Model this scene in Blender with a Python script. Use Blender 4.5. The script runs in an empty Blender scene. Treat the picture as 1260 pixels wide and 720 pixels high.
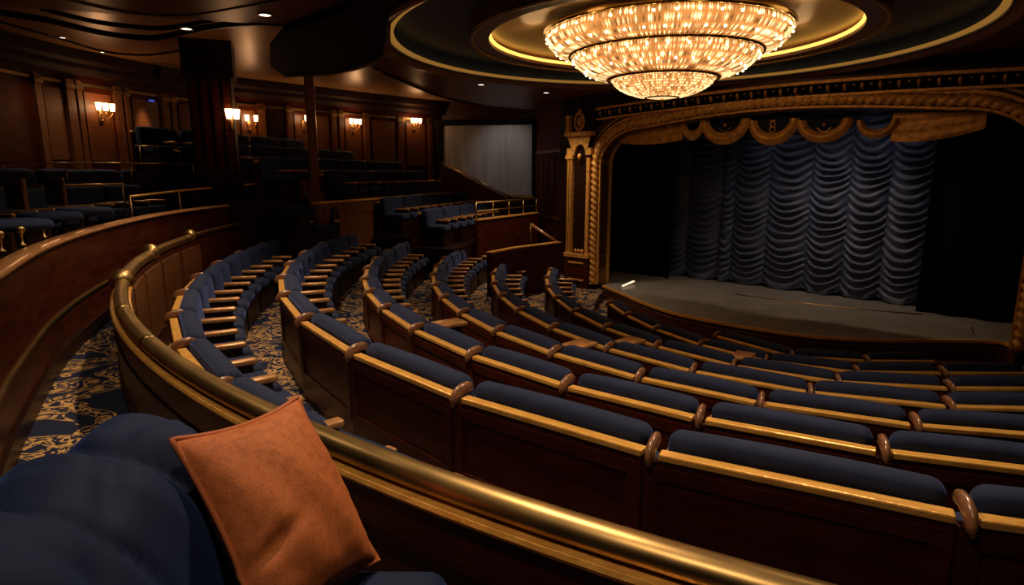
import bpy, bmesh, math, random
from mathutils import Vector, Matrix
random.seed(7)
sc = bpy.context.scene
COL = sc.collection
# ---------------------------------------------------------------- camera, world, exposure
FPX, PITCH, EYE = 750.0, math.radians(11.0), 1.9
cam_d = bpy.data.cameras.new('camera'); cam = bpy.data.objects.new('camera', cam_d); COL.objects.link(cam)
cam.location = (0, 0, EYE); cam.rotation_euler = (math.pi/2 - PITCH, 0, 0)
cam_d.sensor_width = 36.0; cam_d.lens = 36.0*FPX/1260.0; cam_d.clip_start = 0.05; cam_d.clip_end = 200
sc.camera = cam
wd = bpy.data.worlds.new('world'); sc.world = wd; wd.use_nodes = True
wd.node_tree.nodes['Background'].inputs[0].default_value = (0.02, 0.03, 0.05, 1)
wd.node_tree.nodes['Background'].inputs[1].default_value = 0.02
sc.view_settings.view_transform = 'Standard'; sc.view_settings.look = 'None'
sc.view_settings.gamma = 1.0; sc.view_settings.exposure = 0.0
sc.view_settings.use_curve_mapping = False
LIGHT = 1.0

# ---------------------------------------------------------------- pixel helpers (directions only)
CP, SP = math.cos(PITCH), math.sin(PITCH)
def ray(x, y):
    dy = 360.0 - y
    return Vector((x-630.0, FPX*CP + dy*SP, dy*CP - FPX*SP))
def at_z(x, y, z):
    v = ray(x, y); t = (z-EYE)/v.z
    return Vector((v.x*t, v.y*t, z))
def at_y(x, y, Y):
    v = ray(x, y); t = Y/v.y
    return Vector((v.x*t, Y, EYE+v.z*t))

# ---------------------------------------------------------------- materials
def mat(name, base, rough=0.5, metal=0.0, var=None, scale=(4, 4, 4), lo=0.4, hi=0.6, bump=0.0, bscale=60, emit=None, estr=0.0, sheen=0.0, coat=0.0, detail=4.0, spec=0.5):
    m = bpy.data.materials.new(name); m.use_nodes = True
    nt = m.node_tree; b = nt.nodes['Principled BSDF']
    b.inputs['Roughness'].default_value = rough; b.inputs['Metallic'].default_value = metal
    b.inputs['Base Color'].default_value = (*base, 1)
    b.inputs['Specular IOR Level'].default_value = spec
    if coat: b.inputs['Coat Weight'].default_value = coat; b.inputs['Coat Roughness'].default_value = 0.15
    if sheen:
        b.inputs['Sheen Weight'].default_value = sheen; b.inputs['Sheen Tint'].default_value = tuple(min(1.0, c/max(base)) for c in base)+(1,); b.inputs['Sheen Roughness'].default_value = 0.4
    tc = None
    if var is not None:
        tc = nt.nodes.new('ShaderNodeTexCoord'); mp = nt.nodes.new('ShaderNodeMapping'); mp.inputs['Scale'].default_value = scale
        ns = nt.nodes.new('ShaderNodeTexNoise'); ns.inputs['Scale'].default_value = 1.0; ns.inputs['Detail'].default_value = detail
        cr = nt.nodes.new('ShaderNodeValToRGB')
        cr.color_ramp.elements[0].position = lo; cr.color_ramp.elements[0].color = (*base, 1)
        cr.color_ramp.elements[1].position = hi; cr.color_ramp.elements[1].color = (*var, 1)
        nt.links.new(tc.outputs['Object'], mp.inputs[0]); nt.links.new(mp.outputs[0], ns.inputs['Vector'])
        nt.links.new(ns.outputs['Fac'], cr.inputs[0]); nt.links.new(cr.outputs[0], b.inputs['Base Color'])
    if bump:
        if tc is None: tc = nt.nodes.new('ShaderNodeTexCoord')
        n2 = nt.nodes.new('ShaderNodeTexNoise'); n2.inputs['Scale'].default_value = bscale; n2.inputs['Detail'].default_value = 3
        bp = nt.nodes.new('ShaderNodeBump'); bp.inputs['Strength'].default_value = bump; bp.inputs['Distance'].default_value = 0.02
        nt.links.new(tc.outputs['Object'], n2.inputs['Vector']); nt.links.new(n2.outputs['Fac'], bp.inputs['Height'])
        nt.links.new(bp.outputs[0], b.inputs['Normal'])
    if emit is not None:
        b.inputs['Emission Color'].default_value = (*emit, 1); b.inputs['Emission Strength'].default_value = estr
    return m

M = {}
M['mahogany'] = mat('mahogany', (0.030, 0.0050, 0.0020), 0.36, 0, (0.070, 0.013, 0.004), (3, 3, 14), 0.3, 0.7, spec=0.22)
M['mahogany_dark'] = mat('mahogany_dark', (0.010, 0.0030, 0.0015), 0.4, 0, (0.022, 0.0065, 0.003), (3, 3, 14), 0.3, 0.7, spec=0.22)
M['mahogany_matte'] = mat('mahogany_matte', (0.055, 0.011, 0.005), 0.6, 0, (0.085, 0.018, 0.008), (3, 3, 14), 0.3, 0.7, spec=0.2)
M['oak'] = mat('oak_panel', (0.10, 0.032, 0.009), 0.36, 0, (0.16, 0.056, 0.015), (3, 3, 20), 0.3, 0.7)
M['ledge'] = mat('lacquered_ledge', (0.72, 0.34, 0.065), 0.30, 0.25, (0.92, 0.48, 0.11), (7, 30, 30), 0.35, 0.65, bump=0.15, bscale=40, coat=0.3)
M['arm'] = mat('polished_arm', (0.42, 0.19, 0.07), 0.3, 0.35, (0.60, 0.28, 0.10), (8, 8, 8), 0.35, 0.65, coat=0.4)
M['cap'] = mat('brown_cap', (0.20, 0.085, 0.04), 0.3, 0.1, (0.28, 0.12, 0.055), (8, 8, 8), 0.35, 0.65, coat=0.5)
M['brass'] = mat('brass', (0.62, 0.40, 0.14), 0.24, 1.0, (0.45, 0.28, 0.09), (5, 5, 5), 0.35, 0.7)
M['brass_dull'] = mat('brass_dull', (0.35, 0.22, 0.09), 0.38, 1.0, (0.5, 0.32, 0.12), (5, 5, 5), 0.35, 0.7)
M['gold'] = mat('gold_leaf', (0.82, 0.42, 0.10), 0.36, 0.2, (0.46, 0.21, 0.05), (9, 9, 9), 0.35, 0.7, bump=0.4, bscale=45)
M['velvet'] = mat('blue_velvet', (0.010, 0.015, 0.042), 0.85, 0, (0.015, 0.022, 0.057), (6, 6, 6), 0.35, 0.65, sheen=0.2, spec=0.25)
M['velvet_sofa'] = mat('blue_velvet_sofa', (0.005, 0.011, 0.040), 0.75, 0, (0.008, 0.016, 0.052), (3, 3, 3), 0.35, 0.65, sheen=0.3, spec=0.25)
M['curtain'] = mat('curtain_blue', (0.030, 0.042, 0.095), 0.55, 0, (0.05, 0.062, 0.12), (3, 3, 20), 0.3, 0.7, sheen=0.3)
M['black'] = mat('black_drape', (0.004, 0.004, 0.005), 0.95, 0, spec=0.1)
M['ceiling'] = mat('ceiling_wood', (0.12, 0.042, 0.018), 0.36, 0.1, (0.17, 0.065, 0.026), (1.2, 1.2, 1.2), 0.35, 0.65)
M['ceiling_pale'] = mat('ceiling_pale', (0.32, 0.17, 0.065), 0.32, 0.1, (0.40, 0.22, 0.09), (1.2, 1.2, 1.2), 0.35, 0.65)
M['ceiling_blue'] = mat('ceiling_blue', (0.05, 0.085, 0.18), 0.5, 0, (0.06, 0.10, 0.21), (2, 2, 2))
M['soffit'] = mat('black_and_recess_shade', (0.006, 0.005, 0.005), 0.85, 0, spec=0.1)  # plain black; on the ceiling panel it stands for a recess in shade
M['dish'] = mat('gold_dish', (0.48, 0.29, 0.12), 0.36, 0.35, (0.56, 0.35, 0.16), (2, 2, 2), 0.35, 0.65)
M['stage'] = mat('stage_floor', (0.17, 0.15, 0.135), 0.40, 0, (0.22, 0.20, 0.18), (2, 2, 2), 0.35, 0.65, bump=0.05)
M['screen'] = mat('grey_screen', (0.30, 0.30, 0.31), 0.6, 0, (0.40, 0.40, 0.41), (8, 8, 0.4), 0.35, 0.65)
M['pillow'] = mat('rust_weave', (0.50, 0.135, 0.032), 0.75, 0, (0.40, 0.10, 0.022), (38, 38, 38), 0.45, 0.7, sheen=0.2, detail=1.0)
nt = M['pillow'].node_tree; vo = nt.nodes.new('ShaderNodeTexVoronoi'); vo.inputs['Scale'].default_value = 95; vo.inputs['Randomness'].default_value = 0.25
tc_ = [n for n in nt.nodes if n.type == 'TEX_COORD'][0]; nt.links.new(tc_.outputs['Object'], vo.inputs['Vector'])
rp = nt.nodes.new('ShaderNodeValToRGB'); rp.color_ramp.elements[0].position = 0.22; rp.color_ramp.elements[0].color = (0.5, 0.45, 0.4, 1); rp.color_ramp.elements[1].position = 0.34; rp.color_ramp.elements[1].color = (1, 1, 1, 1)
nt.links.new(vo.outputs['Distance'], rp.inputs[0]); mu = nt.nodes.new('ShaderNodeMix'); mu.data_type = 'RGBA'; mu.blend_type = 'MULTIPLY'; mu.inputs['Factor'].default_value = 0.55
src = [n for n in nt.nodes if n.type == 'VALTORGB' and n != rp][0]; nt.links.new(src.outputs[0], mu.inputs['A']); nt.links.new(rp.outputs[0], mu.inputs['B'])
nt.links.new(mu.outputs['Result'], nt.nodes['Principled BSDF'].inputs['Base Color'])
M['piping'] = mat('rust_piping', (0.42, 0.11, 0.03), 0.7)
M['plaster'] = mat('dark_crown', (0.022, 0.008, 0.004), 0.7, spec=0.2)
M['cove'] = mat('cove_light', (0.8, 0.6, 0.2), 0.5, emit=(1.0, 0.58, 0.11), estr=1.7)
M['gold_band_glow'] = mat('gold_band_glow', (0.60, 0.28, 0.05), 0.4, 0.4, emit=(1.0, 0.48, 0.09), estr=0.22)  # gold trim, no lamp: its lit look is put in as emission
M['lens'] = mat('lamp_lens', (0.9, 0.8, 0.7), 0.5, emit=(1.0, 0.80, 0.55), estr=5.0)
M['shade'] = mat('sconce_shade', (0.9, 0.7, 0.5), 0.5, emit=(1.0, 0.56, 0.26), estr=7.0)
M['bulb'] = mat('bulb', (0.9, 0.8, 0.6), 0.5, emit=(1.0, 0.72, 0.38), estr=7.0)
M['exit_blue'] = mat('blue_indicator', (0.05, 0.1, 0.5), 0.5, emit=(0.05, 0.15, 0.9), estr=0.5)
M['glow_strip'] = mat('step_light', (0.9, 0.8, 0.6), 0.5, emit=(1.0, 0.75, 0.5), estr=1.2)

def crystal_mat(name, s0, s1):
    m = bpy.data.materials.new(name); m.use_nodes = True; nt = m.node_tree; b = nt.nodes['Principled BSDF']
    b.inputs['Base Color'].default_value = (0.9, 0.65, 0.35, 1); b.inputs['Roughness'].default_value = 0.15
    g = nt.nodes.new('ShaderNodeNewGeometry'); ns = nt.nodes.new('ShaderNodeMapRange')
    nt.links.new(g.outputs['Random Per Island'], ns.inputs[0])
    ns.inputs['To Min'].default_value = s0; ns.inputs['To Max'].default_value = s1
    cr = nt.nodes.new('ShaderNodeValToRGB')
    cr.color_ramp.elements[0].color = (1.0, 0.36, 0.08, 1); cr.color_ramp.elements[1].color = (1.0, 0.66, 0.30, 1)
    cr.color_ramp.elements[1].position = 0.7
    nt.links.new(g.outputs['Random Per Island'], cr.inputs[0]); nt.links.new(cr.outputs[0], b.inputs['Emission Color'])
    p = nt.nodes.new('ShaderNodeMath'); p.operation = 'MULTIPLY'
    nt.links.new(ns.outputs[0], p.inputs[0]); nt.links.new(g.outputs['Random Per Island'], p.inputs[1])
    nt.links.new(p.outputs[0], b.inputs['Emission Strength'])
    return m
M['crystal'] = crystal_mat('crystal_strands', 0.35, 3.1)
M['crystal_bowl'] = crystal_mat('crystal_bowl', 1.3, 2.9)
M['amber'] = mat('amber_liner', (0.5, 0.25, 0.08), 0.5, emit=(1.0, 0.42, 0.11), estr=0.40)

def carpet_mat():
    m = bpy.data.materials.new('patterned_carpet'); m.use_nodes = True; nt = m.node_tree; b = nt.nodes['Principled BSDF']
    b.inputs['Roughness'].default_value = 0.95; b.inputs['Specular IOR Level'].default_value = 0.15
    tc = nt.nodes.new('ShaderNodeTexCoord')
    n1 = nt.nodes.new('ShaderNodeTexNoise'); n1.inputs['Scale'].default_value = 1.9; n1.inputs['Detail'].default_value = 2.5; n1.inputs['Distortion'].default_value = 2.2
    w = nt.nodes.new('ShaderNodeTexNoise'); w.inputs['Scale'].default_value = 4.5; w.inputs['Detail'].default_value = 1.2; w.inputs['Distortion'].default_value = 3.0
    r1 = nt.nodes.new('ShaderNodeValToRGB'); e = r1.color_ramp.elements
    e[0].position = 0.53; e[0].color = (0, 0, 0, 1); e[1].position = 0.55; e[1].color = (1, 1, 1, 1)
    r2 = nt.nodes.new('ShaderNodeValToRGB'); e = r2.color_ramp.elements
    e[0].position = 0.46; e[0].color = (0, 0, 0, 1); e[1].position = 0.47; e[1].color = (1, 1, 1, 1)
    e2 = e.new(0.58); e2.color = (1, 1, 1, 1); e3 = e.new(0.59); e3.color = (0.0, 0.0, 0.0, 1)
    mx = nt.nodes.new('ShaderNodeMath'); mx.operation = 'MULTIPLY'
    r3 = nt.nodes.new('ShaderNodeValToRGB'); e = r3.color_ramp.elements
    e[0].position = 0.475; e[0].color = (0, 0, 0, 1); e[1].position = 0.485; e[1].color = (1, 1, 1, 1)
    e4 = e.new(0.50); e4.color = (1, 1, 1, 1); e5 = e.new(0.51); e5.color = (0, 0, 0, 1)
    mxx = nt.nodes.new('ShaderNodeMath'); mxx.operation = 'MAXIMUM'
    cm = nt.nodes.new('ShaderNodeMix'); cm.data_type = 'RGBA'
    cm.inputs['A'].default_value = (0.016, 0.020, 0.045, 1); cm.inputs['B'].default_value = (0.55, 0.31, 0.11, 1)
    for a in (n1, w): nt.links.new(tc.outputs['Object'], a.inputs['Vector'])
    nt.links.new(n1.outputs['Fac'], r1.inputs[0]); nt.links.new(w.outputs['Fac'], r2.inputs[0]); nt.links.new(n1.outputs['Fac'], r3.inputs[0])
    nt.links.new(r1.outputs[0], mx.inputs[0]); nt.links.new(r2.outputs[0], mx.inputs[1])
    nt.links.new(mx.outputs[0], mxx.inputs[0]); nt.links.new(r3.outputs[0], mxx.inputs[1])
    nt.links.new(mxx.outputs[0], cm.inputs['Factor']); nt.links.new(cm.outputs['Result'], b.inputs['Base Color'])
    return m
M['carpet'] = carpet_mat()

# ---------------------------------------------------------------- mesh builder
class MB:
    def __init__(s): s.v = []; s.f = []
    def add(s, vs, fs):
        o = len(s.v); s.v += [tuple(v) for v in vs]; s.f += [tuple(i+o for i in f) for f in fs]; return s
    def box(s, x0, x1, y0, y1, z0, z1, mtx=None):
        vs = [Vector(p) for p in ((x0,y0,z0),(x1,y0,z0),(x1,y1,z0),(x0,y1,z0),(x0,y0,z1),(x1,y0,z1),(x1,y1,z1),(x0,y1,z1))]
        if mtx is not None: vs = [mtx @ p for p in vs]
        return s.add(vs, [(0,3,2,1),(4,5,6,7),(0,1,5,4),(1,2,6,5),(2,3,7,6),(3,0,4,7)])
    def bar(s, a, b, w, h, up=(0,0,1)):
        a, b = Vector(a), Vector(b); d = b-a; L = d.length; d.normalize(); up = Vector(up)
        r = d.cross(up).normalized(); u = r.cross(d)
        m = Matrix((r, d, u)).transposed().to_4x4(); m.translation = a
        return s.box(-w/2, w/2, 0, L, -h/2, h/2, m)
    def rbox(s, cx, cy, cz, sx, sy, sz, r, seg=2, mid=(1, 1, 1), fn=None):
        hs = (sx/2, sy/2, sz/2); r = min(r, min(hs)*0.999); ax = []
        for h, n in zip(hs, mid):
            a = [-h + r*i/seg for i in range(seg)]
            a += [-(h-r) + 2*(h-r)*i/n for i in range(n+1)]
            a += [h - r*(seg-1-i)/seg for i in range(seg)]
            ax.append(a)
        idx = {}; vs = []; fs = []
        def V(p):
            k = tuple(round(c, 6) for c in p)
            if k not in idx:
                inn = [max(-(h-r), min(h-r, c)) for c, h in zip(p, hs)]
                d = Vector([c-i for c, i in zip(p, inn)])
                q = Vector(inn) + (d.normalized()*r if d.length > 1e-9 else d)
                if fn: q = Vector(fn(q))
                idx[k] = len(vs); vs.append((q.x+cx, q.y+cy, q.z+cz))
            return idx[k]
        for a in range(3):
            b, c = (a+1) % 3, (a+2) % 3
            for sg in (-1, 1):
                for i in range(len(ax[b])-1):
                    for j in range(len(ax[c])-1):
                        qs = []
                        for (ii, jj) in ((i,j),(i+1,j),(i+1,j+1),(i,j+1)):
                            p = [0,0,0]; p[a] = sg*hs[a]; p[b] = ax[b][ii]; p[c] = ax[c][jj]; qs.append(V(p))
                        fs.append(tuple(qs) if sg > 0 else tuple(reversed(qs)))
        return s.add(vs, fs)
    def tube(s, pts, r, n=10, cap=True, flat=1.0, rf=None):
        pts = [Vector(p) for p in pts]; vs = []; fs = []; N = len(pts); prev = None
        for i, p in enumerate(pts):
            d = (pts[min(i+1,N-1)]-pts[max(i-1,0)]).normalized()
            if prev is None:
                up = Vector((0,0,1)) if abs(d.z) < 0.95 else Vector((1,0,0))
                u = (up - d*up.dot(d)).normalized()
            else: u = (prev - d*prev.dot(d)).normalized()
            prev = u; w = d.cross(u); rr = (rf(i/(N-1)) if rf else 1.0)*r
            for k in range(n):
                a = 2*math.pi*k/n; vs.append(p + u*math.cos(a)*rr*flat + w*math.sin(a)*rr)
        for i in range(N-1):
            for k in range(n):
                k2 = (k+1) % n; fs.append((i*n+k, i*n+k2, (i+1)*n+k2, (i+1)*n+k))
        if cap: fs.append(tuple(range(n-1,-1,-1))); fs.append(tuple((N-1)*n+k for k in range(n)))
        return s.add(vs, fs)
    def lathe(s, prof, n=48, c=(0,0,0), a0=0, a1=2*math.pi, close=False):
        full = abs(a1-a0-2*math.pi) < 1e-6; cols = n if full else n+1; vs = []; fs = []; m = len(prof)
        for i in range(cols):
            a = a0 + (a1-a0)*i/n
            for r, z in prof: vs.append((c[0]+r*math.cos(a), c[1]+r*math.sin(a), c[2]+z))
        for i in range(n):
            j = (i+1) % cols if full else i+1
            for k in range(m if close else m-1):
                k2 = (k+1) % m; fs.append((i*m+k, j*m+k, j*m+k2, i*m+k2))
        return s.add(vs, fs)
    def sphere(s, c, r, n=10, m=6, sz=1.0):
        return s.lathe([(max(1e-4, r*math.sin(math.pi*i/m)), -r*sz*math.cos(math.pi*i/m)) for i in range(m+1)], n, c)
    def sweep(s, path, prof, closed_prof=True, caps=True):
        # path: list of ((x,y),(nx,ny)); prof: (n,z) offsets
        vs = []; fs = []; m = len(prof)
        for (x, y), (nx, ny) in path:
            for a, z in prof: vs.append((x+nx*a, y+ny*a, z))
        N = len(path)
        for i in range(N-1):
            for k in range(m if closed_prof else m-1):
                k2 = (k+1) % m; fs.append((i*m+k, (i+1)*m+k, (i+1)*m+k2, i*m+k2))
        if caps and closed_prof: fs.append(tuple(range(m))); fs.append(tuple((N-1)*m+k for k in reversed(range(m))))
        return s.add(vs, fs)
    def poly(s, pts, z0, z1):
        n = len(pts); vs = [(p[0],p[1],z0) for p in pts] + [(p[0],p[1],z1) for p in pts]
        return s.add(vs, [tuple(reversed(range(n))), tuple(range(n, 2*n))] + [(i,(i+1)%n,n+(i+1)%n,n+i) for i in range(n)])
    def mesh(s, name, m, smooth=False):
        me = bpy.data.meshes.new(name); me.from_pydata(s.v, [], s.f); me.update()
        bm = bmesh.new(); bm.from_mesh(me); bmesh.ops.recalc_face_normals(bm, faces=bm.faces); bm.to_mesh(me); bm.free()
        me.materials.append(m)
        if smooth: me.polygons.foreach_set('use_smooth', [True]*len(me.polygons))
        return me
    def build(s, name, m, parent=None, smooth=False, **k):
        return obj(name, s.mesh(name, m, smooth), parent, **k)

def obj(name, me, parent=None, label=None, cat=None, group=None, kind=None, loc=None, rz=None):
    o = bpy.data.objects.new(name, me); COL.objects.link(o)
    if parent is not None: o.parent = parent
    if loc is not None: o.location = loc
    if rz is not None: o.rotation_euler = (0, 0, rz)
    if label: o['label'] = label
    if cat: o['category'] = cat
    if group: o['group'] = group
    if kind: o['kind'] = kind
    return o
def empty(name, loc, rz=0, **k): return obj(name, None, loc=loc, rz=rz, **k)
def struct(mb, name, m, smooth=False, parent=None):
    return mb.build(name, m, parent, smooth, kind='structure') if parent is None else mb.build(name, m, parent, smooth)
def autosmooth(o, ang=40):
    me = o.data
    me.polygons.foreach_set('use_smooth', [True]*len(me.polygons))
    try: me.set_sharp_from_angle(angle=math.radians(ang))
    except Exception: pass
    return o
ORD = 'first second third fourth fifth sixth seventh eighth ninth tenth eleventh twelfth thirteenth fourteenth fifteenth sixteenth seventeenth eighteenth nineteenth twentieth twenty-first twenty-second twenty-third twenty-fourth twenty-fifth twenty-sixth'.split()

# ---------------------------------------------------------------- plan of the seating: offset curves of one ellipse
ECX, ECY, ETH, EA, EB = 6.006, 14.727, 1.360, 10.56, 7.461
CT, ST = math.cos(ETH), math.sin(ETH)
def ell(off, T):
    x, y = EA*math.cos(T), EB*math.sin(T); nx, ny = math.cos(T)/EA, math.sin(T)/EB
    l = math.hypot(nx, ny); nx /= l; ny /= l; x += off*nx; y += off*ny
    return (ECX + x*CT - y*ST, ECY + x*ST + y*CT), (nx*CT - ny*ST, nx*ST + ny*CT)
def ell_path(off, T0, T1, n, ext=0.0):
    r = [ell(off, T0+(T1-T0)*i/n) for i in range(n+1)]
    if ext:
        (x, y), (nx, ny) = r[-1]
        r += [((x-ny*ext*j/20, y+nx*ext*j/20), (nx, ny)) for j in range(1, 21)]
    return r
def row_h(k): n = k-2; return 1.46 if k == 1 else 1.474 + 0.244*n - 0.0035*n*(n-1)
def row_off(k): return (4-k)*1.2 + (-0.05 if k == 1 else 0)
SEATH = 0.85
def row_ledge(k): return EYE - row_h(k)
def row_floor(k): return row_ledge(k) - SEATH
def pathlen(off, T0, T1, n=200):
    p = [ell(off, T0+(T1-T0)*i/n)[0] for i in range(n+1)]
    return [0]+[sum(math.dist(p[j], p[j+1]) for j in range(i)) for i in range(1, n+1)]
def smooth_path(pts, per=8):
    # Catmull-Rom through plan points with left-hand normals
    P = [Vector((p[0], p[1])) for p in pts]; out = []
    for i in range(len(P)-1):
        p0 = P[max(i-1,0)]; p1 = P[i]; p2 = P[i+1]; p3 = P[min(i+2,len(P)-1)]
        for k in range(per + (1 if i == len(P)-2 else 0)):
            t = k/per
            out.append(0.5*((2*p1)+(-p0+p2)*t+(2*p0-5*p1+4*p2-p3)*t*t+(-p0+3*p1-3*p2+p3)*t**3))
    res = []
    for i, p in enumerate(out):
        d = (out[min(i+1,len(out)-1)]-out[max(i-1,0)]).normalized()
        res.append(((p.x, p.y), (-d.y, d.x)))
    return res
ZC = 4.0                      # main ceiling
CH = Vector((2.52, 10.68))    # chandelier axis in plan
PM = Vector((5.75, 13.93)); PE = Vector((0.709, -0.705)); PN = Vector((-0.705, -0.709))   # proscenium: middle, along, towards the house
def pros(s, d, z):            # point s along the proscenium, d behind it (away from house)
    p = PM + PE*s - PN*d; return Vector((p.x, p.y, z))
ZS = -1.2                     # stage floor

# ================================================================ STRUCTURE
T_END = 1.50; AISLE = 0.20
TMAX = {1: 3.28, 2: 3.28, 3: 3.28, 4: 3.28, 5: 3.28, 6: 3.28, 7: 3.28, 8: 3.28}
EXT = {1: 0, 2: 0, 3: 0, 4: 1.5, 5: 3.0, 6: 4.2, 7: 3.6, 8: 2.6}
TMIN = {1: 1.62, 2: 1.56, 3: 1.52, 4: 1.56, 5: 1.60, 6: 1.62, 7: 1.98, 8: 2.32}
# camera aisle and tiers
struct(MB().sweep(ell_path(0, 1.2, 3.6, 90), [(3.95, -0.3), (3.95, AISLE), (5.6, AISLE), (5.6, -0.3)]), 'floor', M['carpet'])
struct(MB().sweep(ell_path(0, 2.78, 3.6, 40), [(4.42, 0.0), (4.42, 0.34), (9.5, 0.34), (9.5, 0.0)]), 'floor', M['carpet'])
for k in range(1, 9):
    o0 = 3.90 if k == 1 else row_off(k)+0.05
    o1 = row_off(k+1)+0.05
    F = row_floor(k)
    struct(MB().sweep(ell_path(0, 1.25, 3.28, 80, 6.0), [(o0, F-0.4), (o0, F), (o1, F), (o1, F-0.4)]), 'floor', M['carpet'])
ZF = row_floor(8)-0.2
struct(MB().poly([(-8, 5), (16, 3), (16, 26), (-8, 26)], ZF-0.5, ZF), 'floor', M['carpet'])

# stage
edge_px = [(749,348),(767,361),(790,371),(818,381),(840,387),(880,395),(920,402),(1000,413),(1087,418),(1140,418),(1230,420)]
edge = [at_z(x, y, ZS) for x, y in edge_px]
edge2 = [(p.x, p.y) for p in edge]; edge2[0] = tuple(pros(-4.45, 0.0, 0)[:2]); edge2.append(tuple(pros(4.75, -0.05, 0)[:2]))
epath = smooth_path(edge2, 5)
apron = [p for p, n in epath]
back = [tuple(pros(6, 0.5, 0)[:2]), tuple(pros(6, 6, 0)[:2]), tuple(pros(-6, 6, 0)[:2]), tuple(pros(-6, 0.5, 0)[:2]), tuple(pros(-4.6, 0.5, 0)[:2])]
struct(MB().poly(apron+back, ZS-0.06, ZS), 'floor', M['stage'])
epath_out = [(p, (n[0], n[1])) for p, n in epath]
sgn = -1.0   # outward (house side) of the apron
fr = MB().sweep(epath_out, [(sgn*-0.02, ZF), (sgn*0.02, ZF), (sgn*0.02, ZS-0.07), (sgn*-0.02, ZS-0.07)])
stage_wall = struct(fr, 'wall_stage_front', M['mahogany_matte'])
for n0, z, w, h, mm in ((0.05, ZS-0.02, 0.10, 0.055, 'ledge'), (0.03, ZS-0.13, 0.04, 0.03, 'brass_dull'), (0.03, ZS-0.44, 0.05, 0.045, 'ledge')):
    struct(MB().sweep(epath_out, [(sgn*-0.02, z-h/2), (sgn*n0, z-h/2), (sgn*n0, z+h/2), (sgn*-0.02, z+h/2)]), 'trim_stage', M[mm])

# walls: rear wall (curved), screen wall, side wall, back wall behind the camera
wall_pts = [(-8.5,-4),(-9.4,2),(-9.75,8),(-9.75,11),(-9.65,13.2),(-9.3,14.7),(-8.6,16.8),(-7.5,18.1),(-6.3,19.5),(-5.1,20.9),(-3.7,22.4),(-2.6,23.5)]
wp = smooth_path(wall_pts, 8)        # left normals point outward (away from house)
rear = struct(MB().sweep(wp, [(0.0, -2.5), (0.25, -2.5), (0.25, 4.9), (0.0, 4.9)]), 'wall_rear', M['mahogany'])
def wall_at_px(x):                    # arclength index of the rear wall under a pixel column
    best = min(range(len(wp)), key=lambda i: abs(wp[i][0][0]*760 - (x-630)*wp[i][0][1]) if wp[i][0][1] > 5 else 1e9)
    return best
struct(MB().sweep(wp, [(0.0, 4.02), (-0.10, 4.05), (-0.16, 4.15), (-0.16, 4.25), (-0.26, 4.32), (-0.30, 4.5), (0.0, 4.5)]), 'trim_crown', M['plaster'])
struct(MB().sweep(wp, [(0.0, 3.80), (-0.05, 3.80), (-0.05, 3.86), (0.0, 3.86)]), 'trim_crown', M['brass_dull'])
# pilasters and panels on the rear wall, placed along the wall
def wall_frame(x_px):
    # exact hit of the pixel column with the wall polyline
    for i in range(len(wp)-1):
        a, b = wp[i][0], wp[i+1][0]
        fa = a[0]*(FPX*CP+200*SP) - (x_px-630)*a[1]; fb = b[0]*(FPX*CP+200*SP) - (x_px-630)*b[1]
        if a[1] > 5 and fa*fb <= 0:
            t = fa/(fa-fb) if fa != fb else 0
            d = Vector((b[0]-a[0], b[1]-a[1])).normalized()
            return Vector((a[0]+(b[0]-a[0])*t, a[1]+(b[1]-a[1])*t)), d, Vector((-d.y, d.x))
def wall_box(mb, x0, x1, z0, z1, out, back_=0.02):
    A, d, n = wall_frame(x0); B, d2, n2 = wall_frame(x1)
    pts = [A+n*back_, B+n2*back_, B-n2*out, A-n*out]
    mb.poly([(p.x, p.y) for p in pts], z0, z1)
pil = [(46,54),(84,94),(97,103),(143,151),(155,160),(201,208),(211,217),(288,293),(318,326),(353,359),(408,413),(416,421),(447,453),(489,495),(526,531)]
for x0, x1 in pil:
    mb = MB(); wall_box(mb, x0, x1, 1.2, 3.9, 0.09); p = mb.build('pilaster', M['oak'], rear)
    mb = MB(); wall_box(mb, x0-1, x1+1, 3.72, 3.80, 0.12); mb.build('capital', M['brass_dull'], p)
for x0, x1 in [(57,82),(106,141),(163,199),(220,240),(262,286),(296,316),(328,351),(361,406),(423,445),(456,487),(498,524)]:
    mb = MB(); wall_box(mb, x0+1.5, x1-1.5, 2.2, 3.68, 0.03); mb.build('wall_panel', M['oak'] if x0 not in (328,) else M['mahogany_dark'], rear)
SW0, SW1 = Vector((-2.6, 23.5)), Vector((0.78, 22.6))
struct(MB().poly([SW0, SW1, SW1+Vector((0.05,0.3)), SW0+Vector((0,0.3))], -2.5, 4.9), 'wall_screen', M['mahogany'])
SD1 = pros(-5.7, 0.25, 0)
struct(MB().poly([SW1, (SD1.x, SD1.y), (SD1.x+0.25, SD1.y+0.15), SW1+Vector((0.3,0.1))], -2.5, 4.9), 'wall_side', M['mahogany_matte'])
def side_bar(z0, z1, out, m, t0=0.0, t1=1.0):
    a = SW1; b = Vector((SD1.x, SD1.y)); d = (b-a); n = Vector((-d.y, d.x)).normalized()*-1
    if n.dot(Vector((-1,-1))) < 0: n = -n
    p, q = a+d*t0, a+d*t1
    return MB().poly([p-n*0.01, q-n*0.01, q+n*out, p+n*out], z0, z1)
struct(side_bar(2.58, 2.68, 0.06, None), 'trim_side', M['oak'])
struct(side_bar(0.42, 0.54, 0.06, None), 'trim_side', M['oak'])
side = bpy.data.objects['wall_side']
for i in range(7):
    side_bar(0.6, 2.52, 0.03, None, 0.03+i*0.138, 0.03+i*0.138+0.11).build('wall_panel', M['mahogany_matte'], side)
    side_bar(-1.6, 0.36, 0.03, None, 0.03+i*0.138, 0.03+i*0.138+0.11).build('wall_panel', M['mahogany_matte'], side)
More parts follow.
